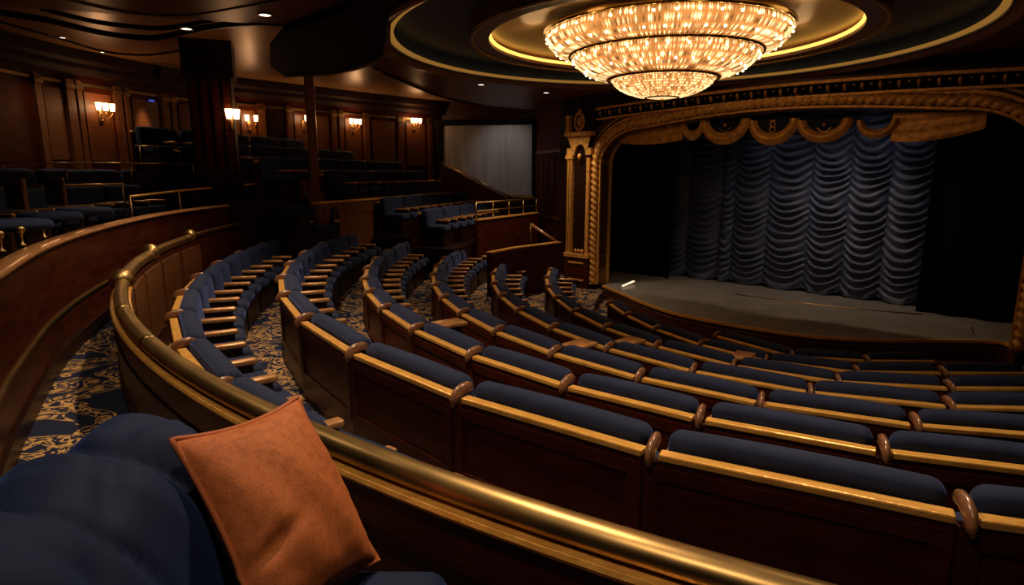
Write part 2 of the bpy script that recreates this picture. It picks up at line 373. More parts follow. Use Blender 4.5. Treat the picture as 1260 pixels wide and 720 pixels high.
struct(MB().poly([(-9, -4), (14, -4), (14, -4.3), (-9, -4.3)], -2.5, 4.9), 'wall_back', M['mahogany_dark'])
struct(MB().poly([(14, -4.3), (14.3, -4.3), (15.5, 3), (15.2, 3)], -2.5, 4.9), 'wall_right', M['mahogany_dark'])

# ceiling: main plane with a round opening, stepped bands towards the rear wall
def ring_ceiling(outer, hole_c, hole_r, z, n=96):
    # outer: convex-ish polygon seen from hole centre; joined ray by ray
    vs = []; fs = []; N = len(outer)
    def hit(a):
        d = Vector((math.cos(a), math.sin(a))); best = None
        for i in range(N):
            p, q = Vector(outer[i])-hole_c, Vector(outer[(i+1) % N])-hole_c; e = q-p
            den = d.x*e.y - d.y*e.x
            if abs(den) < 1e-9: continue
            t = (p.x*e.y - p.y*e.x)/den; u = (p.x*d.y - p.y*d.x)/den
            if t > 0 and -1e-6 <= u <= 1+1e-6 and (best is None or t < best): best = t
        return d*(best or hole_r)
    for i in range(n):
        a = 2*math.pi*i/n; d = Vector((math.cos(a), math.sin(a))); h = hit(a)
        vs += [(*(hole_c+d*hole_r), z), (*(hole_c+h), z), (*(hole_c+d*hole_r), z+0.06), (*(hole_c+h), z+0.06)]
    for i in range(n):
        j = (i+1) % n; a, b = i*4, j*4
        fs += [(a, a+1, b+1, b), (a+2, b+2, b+3, a+3), (a, b, b+2, a+2), (a+1, a+3, b+3, b+1)]
    return MB().add(vs, fs)
w1_px = [(-40,8),(0,17),(60,27),(130,43),(190,48),(240,38),(290,31),(340,30),(420,40),(455,80),(540,118),(600,130),(660,136)]
w1 = [tuple(at_z(x, y, ZC)[:2]) for x, y in w1_px]
outer = [(15, -5), (15, 3), tuple(pros(9,0.6,0)[:2]), tuple(pros(-6,0.6,0)[:2]), (0.78,22.4)] + list(reversed(w1)) + [(-9.5, 2), (-9, -5)]
struct(ring_ceiling(outer, CH, 4.5, ZC, 144), 'ceiling', M['ceiling'])
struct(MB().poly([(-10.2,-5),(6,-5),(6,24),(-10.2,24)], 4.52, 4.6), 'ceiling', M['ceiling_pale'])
w1p = smooth_path(w1, 6)
struct(MB().sweep(w1p, [(-0.015, ZC-0.02), (0.025, ZC-0.02), (0.025, ZC+0.06), (-0.015, ZC+0.06)]), 'trim_ceiling', M['mahogany_dark'])
w2 = [tuple(at_z(x, y, 4.46)[:2]) for x, y in [(-30,22),(30,38),(80,52),(130,66),(180,70),(225,64)]]
struct(MB().sweep(smooth_path(w2, 6), [(-0.015, 4.48), (0.02, 4.48), (0.02, 4.52), (-0.015, 4.52)]), 'trim_ceiling', M['mahogany_dark'])
w3 = [tuple(at_z(x, y, ZC)[:2]) for x, y in [(50,12),(110,27),(160,34),(205,36),(260,27)]]
struct(MB().sweep(smooth_path(w3, 6), [(-0.012, ZC-0.012), (0.014, ZC-0.012), (0.014, ZC+0.05), (-0.012, ZC+0.05)]), 'trim_ceiling', M['mahogany_dark'])
w4 = [tuple(at_z(x, y, ZC)[:2]) for x, y in [(60,-6),(150,14),(230,18),(300,8),(360,-4)]]
struct(MB().sweep(smooth_path(w4, 6), [(-0.012, ZC-0.012), (0.014, ZC-0.012), (0.014, ZC+0.05), (-0.012, ZC+0.05)]), 'trim_ceiling', M['mahogany_dark'])
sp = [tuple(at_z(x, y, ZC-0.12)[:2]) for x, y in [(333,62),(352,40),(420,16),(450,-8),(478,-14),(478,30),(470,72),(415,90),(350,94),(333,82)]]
struct(MB().poly(sp, ZC-0.12, ZC-0.01), 'trim_recess_shade', M['soffit'])  # black panel put in for the shade of a ceiling recess
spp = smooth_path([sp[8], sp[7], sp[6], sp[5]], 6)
struct(MB().sweep(spp, [(-0.03, ZC-0.14), (0.03, ZC-0.14), (0.03, ZC-0.08), (-0.03, ZC-0.08)]), 'trim_recess_shade', M['brass_dull'])
c3 = lambda z: (CH.x, CH.y, z)
# round coffer: wall of the recess, blue plane, gold band with its lit look put in as glow
struct(MB().lathe([(4.5, ZC-0.03), (4.62, ZC-0.03), (4.62, ZC-0.10), (4.72, ZC-0.10), (4.72, ZC), (4.5, ZC+0.04)], 144, (CH.x, CH.y, 0)), 'trim_coffer', M['ceiling'], True)
struct(MB().lathe([(4.5, ZC-0.02), (4.5, ZC+0.30)], 144, (CH.x, CH.y, 0)), 'trim_coffer', M['ceiling_blue'], True)
struct(MB().lathe([(4.49, ZC+0.0), (4.40, ZC+0.01), (4.40, ZC+0.045), (4.49, ZC+0.06)], 144, (CH.x, CH.y, 0)), 'trim_coffer', M['gold_band_glow'], True)
struct(MB().lathe([(2.6, ZC+0.30), (4.52, ZC+0.30)], 144, (CH.x, CH.y, 0)), 'ceiling', M['ceiling_blue'], True)
struct(MB().lathe([(2.90, ZC+0.06), (3.18, ZC+0.05), (3.22, ZC+0.08), (3.22, ZC+0.30), (2.90, ZC+0.30)], 120, (CH.x, CH.y, 0), close=True), 'trim_coffer', M['oak'], False)
struct(MB().lathe([(3.16, ZC+0.03), (3.23, ZC+0.03), (3.23, ZC+0.07), (3.16, ZC+0.07)], 120, (CH.x, CH.y, 0), close=True), 'trim_coffer', M['brass_dull'], True)
struct(MB().lathe([(2.91, ZC+0.11), (2.865, ZC+0.12), (2.86, ZC+0.16), (2.91, ZC+0.17)], 120, (CH.x, CH.y, 0)), 'trim_coffer', M['cove'], True)
struct(MB().lathe([(2.92, ZC+0.22), (2.6, ZC+0.26), (1.9, ZC+0.33), (0.01, ZC+0.38)], 120, (CH.x, CH.y, 0)), 'ceiling', M['dish'], True)

# ================================================================ PROSCENIUM
def arch_half(n=26):
    # opening outline from left base over the top to the right base (s, z)
    pts = []
    W, zb, zs, zt = 4.62, ZS, 2.15, 3.28
    for i in range(8): pts.append((-W, zb + (zs-zb)*i/8))
    # corner: superelliptic sweep to a flat crown
    for i in range(n+1):
        a = math.pi/2*i/n
        s = -W + (1.25)*(1-math.cos(a)); z = zs + (3.05-zs)*math.sin(a); pts.append((s, z))
    for i in range(1, 13):
        s = -W+1.25 + (W-1.25)*i/12; pts.append((s, 3.05 + (zt-3.05)*math.sin(math.pi/2*i/12)))
    return pts + [(-s, z) for s, z in reversed(pts[:-1])]
AO = arch_half()
pr = empty('proscenium_arch', pros(0, 0, ZS), label='gilded proscenium arch with carved rope moulding framing the stage', cat='proscenium')
def ploc(s, d, z): return pros(s, d, z) - pros(0, 0, ZS)
def offset2(pts, o):
    out = []
    for i, p in enumerate(pts):
        a, b = pts[max(i-1,0)], pts[min(i+1,len(pts)-1)]; d = Vector((b[0]-a[0], b[1]-a[1])).normalized()
        out.append((p[0]-d.y*o, p[1]+d.x*o))       # outward of the opening (left of travel)
    return out
def arch_band(o0, o1, d0, d1):
    A, B = offset2(AO, o0), offset2(AO, o1); mb = MB(); vs = []; fs = []
    for a, b in zip(A, B):
        vs += [ploc(a[0], d0, a[1]), ploc(b[0], d0, b[1]), ploc(b[0], d1, b[1]), ploc(a[0], d1, a[1])]
    for i in range(len(A)-1):
        for k in range(4): fs.append((i*4+k, i*4+(k+1)%4, (i+1)*4+(k+1)%4, (i+1)*4+k))
    fs += [(0,1,2,3), tuple((len(A)-1)*4+k for k in (3,2,1,0))]
    return mb.add(vs, fs)
arch_band(0.0, 0.62, 0.0, 0.35).build('spandrel', M['mahogany'], pr)
arch_band(0.0, 0.05, -0.06, 0.5).build('inner_reveal', M['gold'], pr)
arch_band(0.27, 0.34, -0.05, 0.1).build('outer_fillet', M['gold'], pr)
arch_band(0.40, 0.44, -0.03, 0.1).build('outer_fillet', M['brass_dull'], pr)
# rope moulding: tube with carved lobes
A = offset2(AO, 0.16); dense = []
for i in range(len(A)-1):
    L = math.dist(A[i], A[i+1]); n = max(1, int(L/0.028))
    for k in range(n): dense.append((A[i][0]+(A[i+1][0]-A[i][0])*k/n, A[i][1]+(A[i+1][1]-A[i][1])*k/n))
mb = MB(); vs = []; fs = []; n = 10
acc = 0
for i, p in enumerate(dense):
    a, b = dense[max(i-1,0)], dense[min(i+1,len(dense)-1)]; d = Vector((b[0]-a[0], b[1]-a[1])).normalized(); nrm = Vector((-d.y, d.x))
    if i: acc += math.dist(dense[i-1], p)
    for k in range(n):
        an = 2*math.pi*k/n
        r = 0.105*(1+0.26*math.sin(acc*2*math.pi/0.17 + an*2))
        q = Vector(p) + nrm*math.cos(an)*r
        vs.append(ploc(q.x, -0.06-math.sin(an)*r*0.9, q.y))
for i in range(len(dense)-1):
    for k in range(n): fs.append((i*n+k, i*n+(k+1)%n, (i+1)*n+(k+1)%n, (i+1)*n+k))
mb.add(vs, fs).build('rope_moulding', M['gold'], pr, True)

# cornice with gold bosses
def crown_z(s):  # lower edge of the cornice
    u = min(1, abs(s)/5.0); return 3.42 + 0.10*(1-u*u) if abs(s) < 4.6 else 3.42
cor = empty('proscenium_cornice', pros(0, -0.1, 3.4), label='dark cornice with a row of small gold bosses above the arch', cat='cornice')
cl = lambda s, d, z: pros(s, d, z) - pros(0, -0.1, 3.4)
def cz(s, a): return a + 0.16*math.cos(min(1.0, abs(s)/5.2)*math.pi/2)
def cornice_band(a0, a1, d0, d1, m, name):
    vs = []; fs = []; N = 60
    for i in range(N+1):
        s = -4.75 + 9.5*i/N; z0, z1 = cz(s, a0), cz(s, a1)
        vs += [cl(s, d0, z0), cl(s, d0, z1), cl(s, d1, z1), cl(s, d1, z0)]
    for i in range(N):
        for k in range(4): fs.append((i*4+k, i*4+(k+1)%4, (i+1)*4+(k+1)%4, (i+1)*4+k))
    fs += [(0,1,2,3), tuple(N*4+k for k in (3,2,1,0))]
    return MB().add(vs, fs).build(name, m, cor)
cornice_band(3.36, 3.60, -0.06, 0.3, M['soffit'], 'frieze')
cornice_band(3.31, 3.36, -0.14, 0.3, M['gold'], 'lower_moulding')
cornice_band(3.58, 3.64, -0.15, 0.3, M['gold'], 'upper_moulding')
boss = MB().sphere((0,0,0), 0.040, 8, 5, 1.5).mesh('boss', M['gold'], True)
boss2 = MB().sphere((0,0,0), 0.025, 8, 5).mesh('bead', M['gold'], True)
for i in range(59):
    s = -4.65 + 9.3*i/58
    if i % 2 == 0:
        obj('boss', boss, cor, loc=cl(s, -0.10, cz(s, 3.49)))
        obj('drop', boss2, cor, loc=cl(s, -0.07, cz(s, 3.425)))
    else: obj('bead', boss2, cor, loc=cl(s, -0.09, cz(s, 3.51)))

# side pilasters of the arch
for sg, wd_ in ((-1, 'left'), (1, 'right')):
    org = pros(sg*5.3, -0.05, ZF)
    pl = empty('gilded_pilaster', org, math.atan2(PE.y, PE.x), label='gilded pilaster with arched niche and crest at the %s of the stage' % wd_, cat='pilaster')
    h0 = -org.z
    B = lambda x0, x1, y0, y1, z0, z1: MB().box(x0, x1, y0, y1, z0+h0, z1+h0)
    B(-0.42, 0.42, -0.02, 0.5, ZF, 3.55).build('core', M['mahogany_dark'], pl)
    B(-0.44, 0.44, -0.14, 0.0, ZF, -0.45).build('pedestal', M['mahogany'], pl)
    for z in (-0.62, -1.12):
        B(-0.28, 0.28, -0.17, -0.12, z-0.025, z+0.025).build('pedestal_rail', M['gold'], pl)
    B(-0.46, 0.46, -0.17, 0.02, -0.47, -0.36).build('plinth_moulding', M['gold'], pl)
    for x in (-0.33, 0.33):
        B(x-0.10 if x < 0 else x-0.05, x+0.10 if x < 0 else x+0.05, -0.12, 0.0, -0.36, 2.35).build('shaft', M['gold'], pl)
    for x in (-0.40, -0.33, -0.26):
        B(x-0.012, x+0.012, -0.14, -0.11, -0.30, 2.3).build('flute', M['brass_dull'], pl)
    B(-0.46, -0.2, -0.15, 0.0, 2.32, 2.42).build('shaft_capital', M['gold'], pl)
    # arched head over niche
    mb = MB(); vs = []; fs = []; N = 14
    for i in range(N+1):
        a = math.pi*i/N; x = -0.2*math.cos(a)+0.04; z = 2.42+0.30*math.sin(a)
        for y in (-0.12, 0.0): vs += [(x, y, z+h0), ((-0.44 if i < N/2 else 0.42) if i != N/2 else 0.0, y, 2.95+h0)]
    for i in range(N):
        a, b = i*4, (i+1)*4
        fs += [(a, a+1, b+1, b), (a+2, b+2, b+3, a+3), (a, b, b+2, a+2)]
    mb.add(vs, fs); mb.box(-0.44, -0.16, -0.12, 0, 2.42+h0, 2.62+h0); mb.box(0.24, 0.42, -0.12, 0, 2.42+h0, 2.62+h0)
    mb.build('arch_head', M['gold'], pl)
    MB().sphere((0.04, -0.13, 2.38+h0), 0.06, 10, 6, 1.6).build('niche_drop', M['gold'], pl, True)
    for x in (-0.12, 0.0, 0.12): MB().sphere((x+0.04, -0.08, -0.28+h0), 0.05, 10, 6).build('niche_leaf', M['gold'], pl, True)
    B(-0.48, 0.46, -0.2, 0.02, 2.95, 3.06).build('entablature', M['gold'], pl)
    B(-0.46, -0.34, -0.16, 0.0, 3.06, 3.52).build('scroll_block', M['gold'], pl)
    cr = MB().lathe([(0.13, 0), (0.17, 0.02), (0.20, 0.0), (0.17, -0.03), (0.13, 0)], 24)
    cr.v = [(x, -0.12-z, y*1.35+3.33+h0) for x, y, z in cr.v]; cr.build('crest_frame', M['gold'], pl, True)
    MB().sphere((0, -0.08, 3.33+h0), 0.10, 12, 8, 1.5).build('crest_boss', M['gold'], pl, True)
    MB().sphere((0, -0.10, 3.62+h0), 0.045, 10, 6, 1.3).build('crest_finial', M['gold'], pl, True)
# wall above and around the arch (behind the cornice)
struct(MB().poly([tuple(pros(s, d, 0)[:2]) for s, d in ((-6.2,0.30),(7.5,0.30),(7.5,0.5),(-6.2,0.5))], 3.30, 4.9), 'wall_proscenium', M['mahogany_dark'])
struct(MB().poly([tuple(pros(s, d, 0)[:2]) for s, d in ((5.1,0.30),(9.5,0.30),(9.5,0.5),(5.1,0.5))], -2.5, 4.9), 'wall_proscenium', M['mahogany_dark'])
struct(MB().poly([tuple(pros(s, d, 0)[:2]) for s, d in ((-6.4,0.30),(-5.1,0.30),(-5.1,0.5),(-6.4,0.5))], -2.5, 4.9), 'wall_proscenium', M['mahogany_dark'])
# stage box: back, sides, top
struct(MB().poly([tuple(pros(s, d, 0)[:2]) for s, d in ((-6,6),(6,6),(6,6.2),(-6,6.2))], ZS-0.1, 5), 'wall_stage_back', M['black'])
for s in (-6.05, 6.05): struct(MB().poly([tuple(pros(a, d, 0)[:2]) for a, d in ((s-0.1,0.4),(s+0.1,0.4),(s+0.1,6.2),(s-0.1,6.2))], ZS-0.1, 5), 'wall_stage_side', M['black'])
struct(MB().poly([tuple(pros(s, d, 0)[:2]) for s, d in ((-6,0.4),(6,0.4),(6,6.2),(-6,6.2))], 4.9, 5.0), 'ceiling', M['black'])

# ---- stage curtain: gathered columns of swags
DC = 3.0
cur = empty('swagged_curtain', pros(0, DC, ZS), label='midnight blue gathered swag curtain hanging across the back of the stage', cat='curtain')
cu = lambda s, d, z: pros(s, DC+d, z) - pros(0, DC, ZS)
def s_of_px(x):
    v = ray(x, 250); o = pros(0, DC, 0); nn = Vector((PN.x, PN.y, 0))
    t = o.dot(nn)/v.dot(nn); return (v*t - o).dot(Vector((PE.x, PE.y, 0)))
bnd_px = [848, 889, 904, 946, 997, 1044, 1093, 1146]
bnd = [s_of_px(x) for x in bnd_px]
bnd = [bnd[0]-1.4, bnd[0]-0.7] + bnd + [bnd[-1]+0.75]
for i in range(len(bnd)-1):
    s0, s1 = bnd[i], bnd[i+1]; rnd = random.Random(i*13+5)
    NX, NZ = 18, 230; zt_, zb_ = 3.9, ZS+0.12; vs = []; fs = []
    ph = rnd.random()*6; ph2 = rnd.random()*6; per = 0.19+rnd.random()*0.03
    for j in range(NZ+1):
        for k in range(NX+1):
            u = k/NX; z = zt_ + (zb_-zt_)*j/NZ
            sag = (0.24+0.03*math.sin(z*2.1+ph))*(1-abs(2*u-1)**2.4)*min(1, (s1-s0)/0.6)
            w = (z + sag)/per + 0.16*math.sin(z*3.7+ph2) + 0.07*math.sin(u*9+z*5+ph)
            fw = w % 1.0; fold = (fw/0.7 if fw < 0.7 else (1-fw)/0.3); fold = fold*fold*(3-2*fold)
            env = 0.25+0.75*math.sin(math.pi*u)**0.5
            d = -0.10*fold*env - 0.13*math.sin(math.pi*u) + 0.02*math.sin(w*7.3+u*4)
            zz = z
            if j == NZ: zz = zb_ - 0.22*(1-(2*u-1)**2)*0.5
            vs.append(cu(s0+(s1-s0)*u, d, zz))
    for j in range(NZ):
        for k in range(NX): a = j*(NX+1)+k; fs.append((a, a+1, a+NX+2, a+NX+1))
    MB().add(vs, fs).build('swag_column', M['curtain'], cur, True)
# black side legs and border in front of the curtain
for nm, sa, sb, wl in (('leg', -5.9, s_of_px(848)-0.15, 'left'), ('leg', s_of_px(1146)+0.1, 5.9, 'right')):
    vs = []; fs = []; N = 60
    for i in range(N+1):
        s = sa+(sb-sa)*i/N; d = 2.3+0.06*math.sin(s*9)
        for z in (4.5, ZS+0.01): vs.append(tuple(pros(s, d, z)))
        for z in (ZS+0.01, 4.5): vs.append(tuple(pros(s, d+0.03, z)))
    for i in range(N):
        for k in range(4): fs.append((i*4+k, i*4+(k+1)%4, (i+1)*4+(k+1)%4, (i+1)*4+k))
    MB().add(vs, fs).build('stage_leg_curtain', M['black'], None, True, label='black masking drape covering the %s side of the stage' % wl, cat='curtain')

# ---- gold valance swags under the arch crown
val = empty('gold_valance', pros(0, 0.35, 3.0), label='draped gold valance of swags with blue medallions under the arch crown', cat='valance')
vl = lambda s, d, z: pros(s, d, z) - pros(0, 0.35, 3.0)
def s_at(x, y, d):
    v = ray(x, y); o = pros(0, d, EYE); nn = Vector((PN.x, PN.y, 0)); v2 = v*((o - Vector((0,0,EYE))).dot(nn)/v.dot(nn))
    return (v2 - Vector((o.x, o.y, 0))).dot(Vector((PE.x, PE.y, 0))), EYE+v2.z
def swag(x0, x1, ytop, ybot, name='swag', thick=0.13, lob=4):
    (s0, z0), (s1, z1) = s_at(x0, ytop, 0.35), s_at(x1, ytop, 0.35); _, zb = s_at((x0+x1)/2, ybot, 0.35)
    N, K = 22, 9; vs = []; fs = []; zt = (z0+z1)/2+0.05; dep = zt-zb-0.02
    for i in range(N+1):
        t = i/N; c = math.cos(math.pi*(1-t)); sn = math.sin(math.pi*t)
        for k in range(K):
            q = k/(K-1)      # 0 inner edge .. 1 outer edge
            rx = (s1-s0)/2*(0.62+0.38*q); rz = dep*(0.52+0.48*q)
            d = 0.35 - 0.10*math.sin(math.pi*q) - 0.035*math.sin(q*lob*math.pi*2)
            vs.append(vl((s0+s1)/2 + rx*c, d, zt - rz*sn))
    for i in range(N):
        for k in range(K-1): a = i*K+k; fs.append((a, a+1, a+K+1, a+K))
    return MB().add(vs, fs).build(name, M['gold'], val, True)
for x0, x1, yb in ((862,924,179),(921,984,180),(980,1050,177),(838,868,174),(1054,1107,172)):
    swag(x0, x1, 150, yb)
def drape(x0, x1, y0, y1, y2, n=18):
    vs = []; fs = []
    for i in range(n+1):
        t = i/n; x = x0+(x1-x0)*t
        s, zt = s_at(x, y0, 0.4); _, zb = s_at(x, y1+(y2-y1)*t**1.6 + 3*math.sin(t*math.pi), 0.4)
        for k in range(9):
            q = k/8; vs.append(vl(s, 0.4-0.06*abs(math.sin(q*math.pi*2.5+t*2.2)), zt+0.05+(zb-zt-0.05)*q))
    for i in range(n):
        for k in range(8): a = i*9+k; fs.append((a, a+1, a+10, a+9))
    return MB().add(vs, fs).build('drape', M['gold'], val, True)
drape(762, 842, 152, 176, 172); drape(1100, 1215, 142, 174, 158)
for x0, x1 in ((872,915),(931,974),(992,1040)):
    (s0, z0), (s1, z1) = s_at(x0, 150, 0.42), s_at(x1, 150, 0.42); _, zb = s_at((x0+x1)/2, 169, 0.42); z0 = (z0+z1)/2+0.05
    vs = [vl((s0+s1)/2, 0.40, z0)]; N = 20
    for i in range(N+1):
        a = math.pi*i/N; vs.append(vl((s0+s1)/2 - (s1-s0)/2*math.cos(a), 0.45, z0-(z0-zb)*math.sin(a)))
    med = MB().add(vs, [(0, i+1, i+2) for i in range(N)]).build('medallion', M['velvet'], val)
    sm = (s0+s1)/2; zc = z0-(z0-zb)*0.42
    if x0 == 931:
        e = MB()
        for dz, rr in ((0.06, 0.055), (-0.06, 0.065)):
            e.tube([vl(sm+rr*math.cos(a), 0.38, zc+dz+rr*math.sin(a)) for a in [2*math.pi*i/16 for i in range(17)]], 0.018, 6)
        e.build('crest', M['gold'], med, True)
        MB().tube([vl(sm+sx, 0.38, zc+0.14*sg) for sx, sg in ((-0.07,1),(0.07,1))], 0.015, 6).build('crest_bar', M['gold'], med, True)
    else:
        MB().tube([vl(sm-0.16+0.32*i/10, 0.40, zc-0.10*math.sin(math.pi*i/10)) for i in range(11)], 0.02, 6).build('garland', M['brass'], med, True)
        MB().sphere(tuple(vl(sm, 0.38, zc+0.05)), 0.035, 8, 6).build('rosette', M['gold'], med, True)

# small fittings on stage
a, b = at_z(766, 352, ZS+0.05), at_z(780, 346, ZS+0.09)
MB().bar(a, b, 0.05, 0.03).build('stage_light_strip', M['glow_strip'], None, label='small glowing light strip at the left corner of the stage', cat='light')
a = at_z(1198, 411, ZS); MB().bar((a.x, a.y, ZS), (a.x-0.12, a.y-0.05, ZS+0.18), 0.02, 0.02).build('stage_marker', M['brass_dull'], None, label='thin short rod standing near the right stage corner', cat='rod')
tr = [at_z(x, y, ZS+0.012) for x, y in ((905,362),(970,371),(1050,380),(1135,387))]
MB().tube(tr, 0.014, 6).build('stage_track', M['brass_dull'], None, True, label='thin metal track lying across the stage floor before the curtain', cat='track')

# ================================================================ CHANDELIER
cz0 = EYE
chd = empty('chandelier', (CH.x, CH.y, EYE+2.36), label='large three-tiered crystal chandelier glowing warm under the round ceiling coffer', cat='chandelier')
Z0 = -2.36
def prof_pts(P, n):
    out = []
    for i in range(n+1):
        t = i/n*(len(P)-1); k = min(int(t), len(P)-2); f = t-k
        p0 = P[max(k-1,0)]; p1 = P[k]; p2 = P[k+1]; p3 = P[min(k+2,len(P)-1)]
        out.append(tuple(0.5*((2*p1[c])+(-p0[c]+p2[c])*f+(2*p0[c]-5*p1[c]+4*p2[c]-p3[c])*f*f+(-p0[c]+3*p1[c]-3*p2[c]+p3[c])*f**3) for c in (0,1)))
    return out
tiers = [([(1.92,2.26),(1.93,2.16),(1.84,2.04),(1.70,1.97),(1.57,1.94)], 330, 4, 'crystal'),
         ([(1.50,1.92),(1.47,1.82),(1.36,1.72),(1.16,1.62),(0.93,1.57)], 260, 5, 'crystal'),
         ([(0.84,1.55),(0.78,1.46),(0.62,1.36),(0.42,1.29),(0.27,1.265)], 120, 12, 'crystal_bowl')]
for ti, (P, N, K, mm) in enumerate(tiers):
    pp = prof_pts(P, K); mb = MB(); rnd = random.Random(ti)
    for i in range(N):
        a = 2*math.pi*(i+0.3*rnd.random())/N
        if rnd.random() < (0.10 if ti < 2 else 0.0): continue
        ca, sa = math.cos(a), math.sin(a)
        for k in range(K):
            (r0, z0), (r1, z1) = pp[k], pp[k+1]
            A_ = Vector((r0*ca, r0*sa, z0+Z0)); B_ = Vector((r1*ca, r1*sa, z1+Z0)); Mid = (A_+B_)/2
            w = 2*math.pi*(r0+r1)/2/N*(0.36+0.14*rnd.random()); tang = Vector((-sa, ca, 0)); nn = (B_-A_).cross(tang).normalized()
            A2 = Mid+(A_-Mid)*0.94; B2 = Mid+(B_-Mid)*0.94
            mb.add([A2, Mid+tang*w, Mid+nn*w*0.8, Mid-tang*w, Mid-nn*w*0.8, B2], [(0,1,2),(0,2,3),(0,3,4),(0,4,1),(5,2,1),(5,3,2),(5,4,3),(5,1,4)])
    mb.build('crystal_strands', M[mm], chd, kind='stuff', label='strings of glowing cut crystals')
    lin = MB().lathe([(max(0.02, r-0.07), z+Z0+0.01) for r, z in pp], 72)
    lin.build('tier_liner', M['amber'], chd, True)
    nb = (40, 32, 0)[ti]
    bl = MB().sphere((0,0,0), 0.021, 8, 5).mesh('bulb', M['bulb'], True)
    for q, fr in ((0, 0.20), (1, 0.62)):
        for i in range(nb):
            a = 2*math.pi*(i+0.5*q)/nb
            t = fr*K; k = int(t); r = pp[k][0]+(pp[k+1][0]-pp[k][0])*(t-k)+0.02; z = pp[k][1]+(pp[k+1][1]-pp[k][1])*(t-k)
            obj('bulb', bl, chd, loc=(r*math.cos(a), r*math.sin(a), z+Z0))
for r, z, w in ((1.96, 2.29, 0.045), (1.55, 1.935, 0.034), (0.90, 1.565, 0.034), (0.27, 1.262, 0.018)):
    MB().lathe([(r+w*math.cos(q), z+Z0+w*math.sin(q)) for q in [2*math.pi*i/8 for i in range(8)]], 96, close=True).build('tier_ring', M['brass'], chd, True)
MB().lathe([(0.26, 1.265+Z0), (0.15, 1.245+Z0), (0.001, 1.24+Z0)], 36).build('bottom_plate', M['crystal_bowl'], chd, True)
MB().lathe([(0.001, 1.26+Z0), (0.03, 1.24+Z0), (0.018, 1.22+Z0), (0.03, 1.20+Z0), (0.001, 1.165+Z0)], 12).build('finial', M['brass'], chd, True)
MB().lathe([(1.95, 2.30+Z0), (1.9, 2.36+Z0), (0.01, 2.37+Z0)], 96).build('top_canopy', M['brass_dull'], chd, True)

for i in range(8):  # point lamps without bulbs, added to brighten the gold dish
    l = bpy.data.lights.new('dish_fill_light', 'POINT'); l.energy = 3.0; l.color = (1.0, 0.66, 0.32); l.shadow_soft_size = 0.25
    lo = bpy.data.objects.new('dish_fill_light', l); COL.objects.link(lo); lo.parent = chd; a = 2*math.pi*i/8; lo.location = (2.12*math.cos(a), 2.12*math.sin(a), -0.12)

# ================================================================ LAMPS
def downlight(p, z, label, power, size=1.9, blend=0.7, color=(1.0, 0.76, 0.50), r=0.075, grp=None):
    e = empty('downlight', (p[0], p[1], z), label=label, cat='downlight')
    MB().lathe([(r*1.35, 0.0), (r*1.3, -0.015), (r, -0.012), (r, 0.03)], 24).build('trim_ring', M['brass_dull'], e, True)
    MB().lathe([(r, -0.004), (0.001, -0.006)], 24).build('lens', M['lens'], e)
    if power:
        l = bpy.data.lights.new('downlight_lamp', 'SPOT'); l.energy = power*LIGHT; l.color = color; l.spot_size = size; l.spot_blend = blend; l.shadow_soft_size = 0.06
        lo = bpy.data.objects.new('downlight_lamp', l); COL.objects.link(lo); lo.parent = e; lo.location = (0, 0, -0.03)
        if grp: pass
    return e
DL = [(229,35,'bright ceiling downlight left of the big column top',120),(326,18,'bright ceiling downlight near the dark ceiling recess above the aisle',260),
      (592,104,'ceiling downlight left of the two below the round coffer edge',220),(672,114,'ceiling downlight right of the two below the round coffer edge',330)]
for x, y, lb, pw in DL:
    p = at_z(x, y, ZC-0.005 if x > 200 else 4.5); downlight(p, p.z, lb, pw)
p = at_z(998, 78, ZC+0.29); downlight(p, ZC+0.295, 'downlight in the blue ring of the round coffer', 250, r=0.06)
for x, y in ((60, 43), (77, 46), (126, 64)):
    p = at_z(x, y, 4.515); downlight(p, 4.515, {60:'faint downlight farthest left in the pale rear ceiling band', 77:'faint downlight second from left in the pale rear ceiling band', 126:'faint downlight near the crown moulding in the pale ceiling band'}[x], 40, r=0.05)
# unseen lamps added above the seating to brighten it, outside the frame
for x, y, pw, lb in ((-0.2, 3.4, 330, 'added unseen downlight above the foreground seats'), (2.6, 4.6, 420, 'added unseen downlight above the middle seat rows'), (-2.4, 6.2, 360, 'added unseen downlight above the left curve of seats'), (-0.3, 0.8, 130, 'added unseen downlight above the blue sofa'), (-3.0, 4.2, 95, 'added unseen downlight above the near aisle carpet')):
    downlight((x, y), ZC-0.005, lb, pw)

def sconce(x, y, n, label, z=None):
    A_, d, nn = wall_frame(x); v = ray(x, y); t = A_.y/v.y; z = EYE + v.z*t
    rz = math.atan2(d.y, d.x)
    e = empty('wall_sconce', (A_.x-nn.x*0.04, A_.y-nn.y*0.04, z), rz, label=label, cat='wall lamp')
    MB().rbox(0, 0, -0.22, 0.10, 0.05, 0.34, 0.02).build('back_plate', M['brass_dull'], e, True)
    MB().sphere((0, -0.04, -0.30), 0.04, 10, 6).build('pendant', M['brass_dull'], e, True)
    xs = (0.0,) if n == 1 else ((-0.13, 0.13) if n == 2 else (-0.17, 0.0, 0.17))
    for q in xs:
        MB().tube([(q*i/6, -0.02-0.16*math.sin(math.pi*i/12), -0.22+0.10*(i/6)**2-0.05*math.sin(math.pi*i/6)) for i in range(7)], 0.012, 6).build('arm', M['brass_dull'], e, True)
        MB().lathe([(0.045, -0.08), (0.06, 0.08)], 16, (q, -0.18, 0.0)).build('lamp_shade', M['shade'], e, True)
    l = bpy.data.lights.new('sconce_lamp', 'POINT'); l.energy = 7*LIGHT*(0.7+0.2*n); l.color = (1.0, 0.52, 0.24); l.shadow_soft_size = 0.12
    lo = bpy.data.objects.new('sconce_lamp', l); COL.objects.link(lo); lo.parent = e; lo.location = (0, -0.34, 0.02)
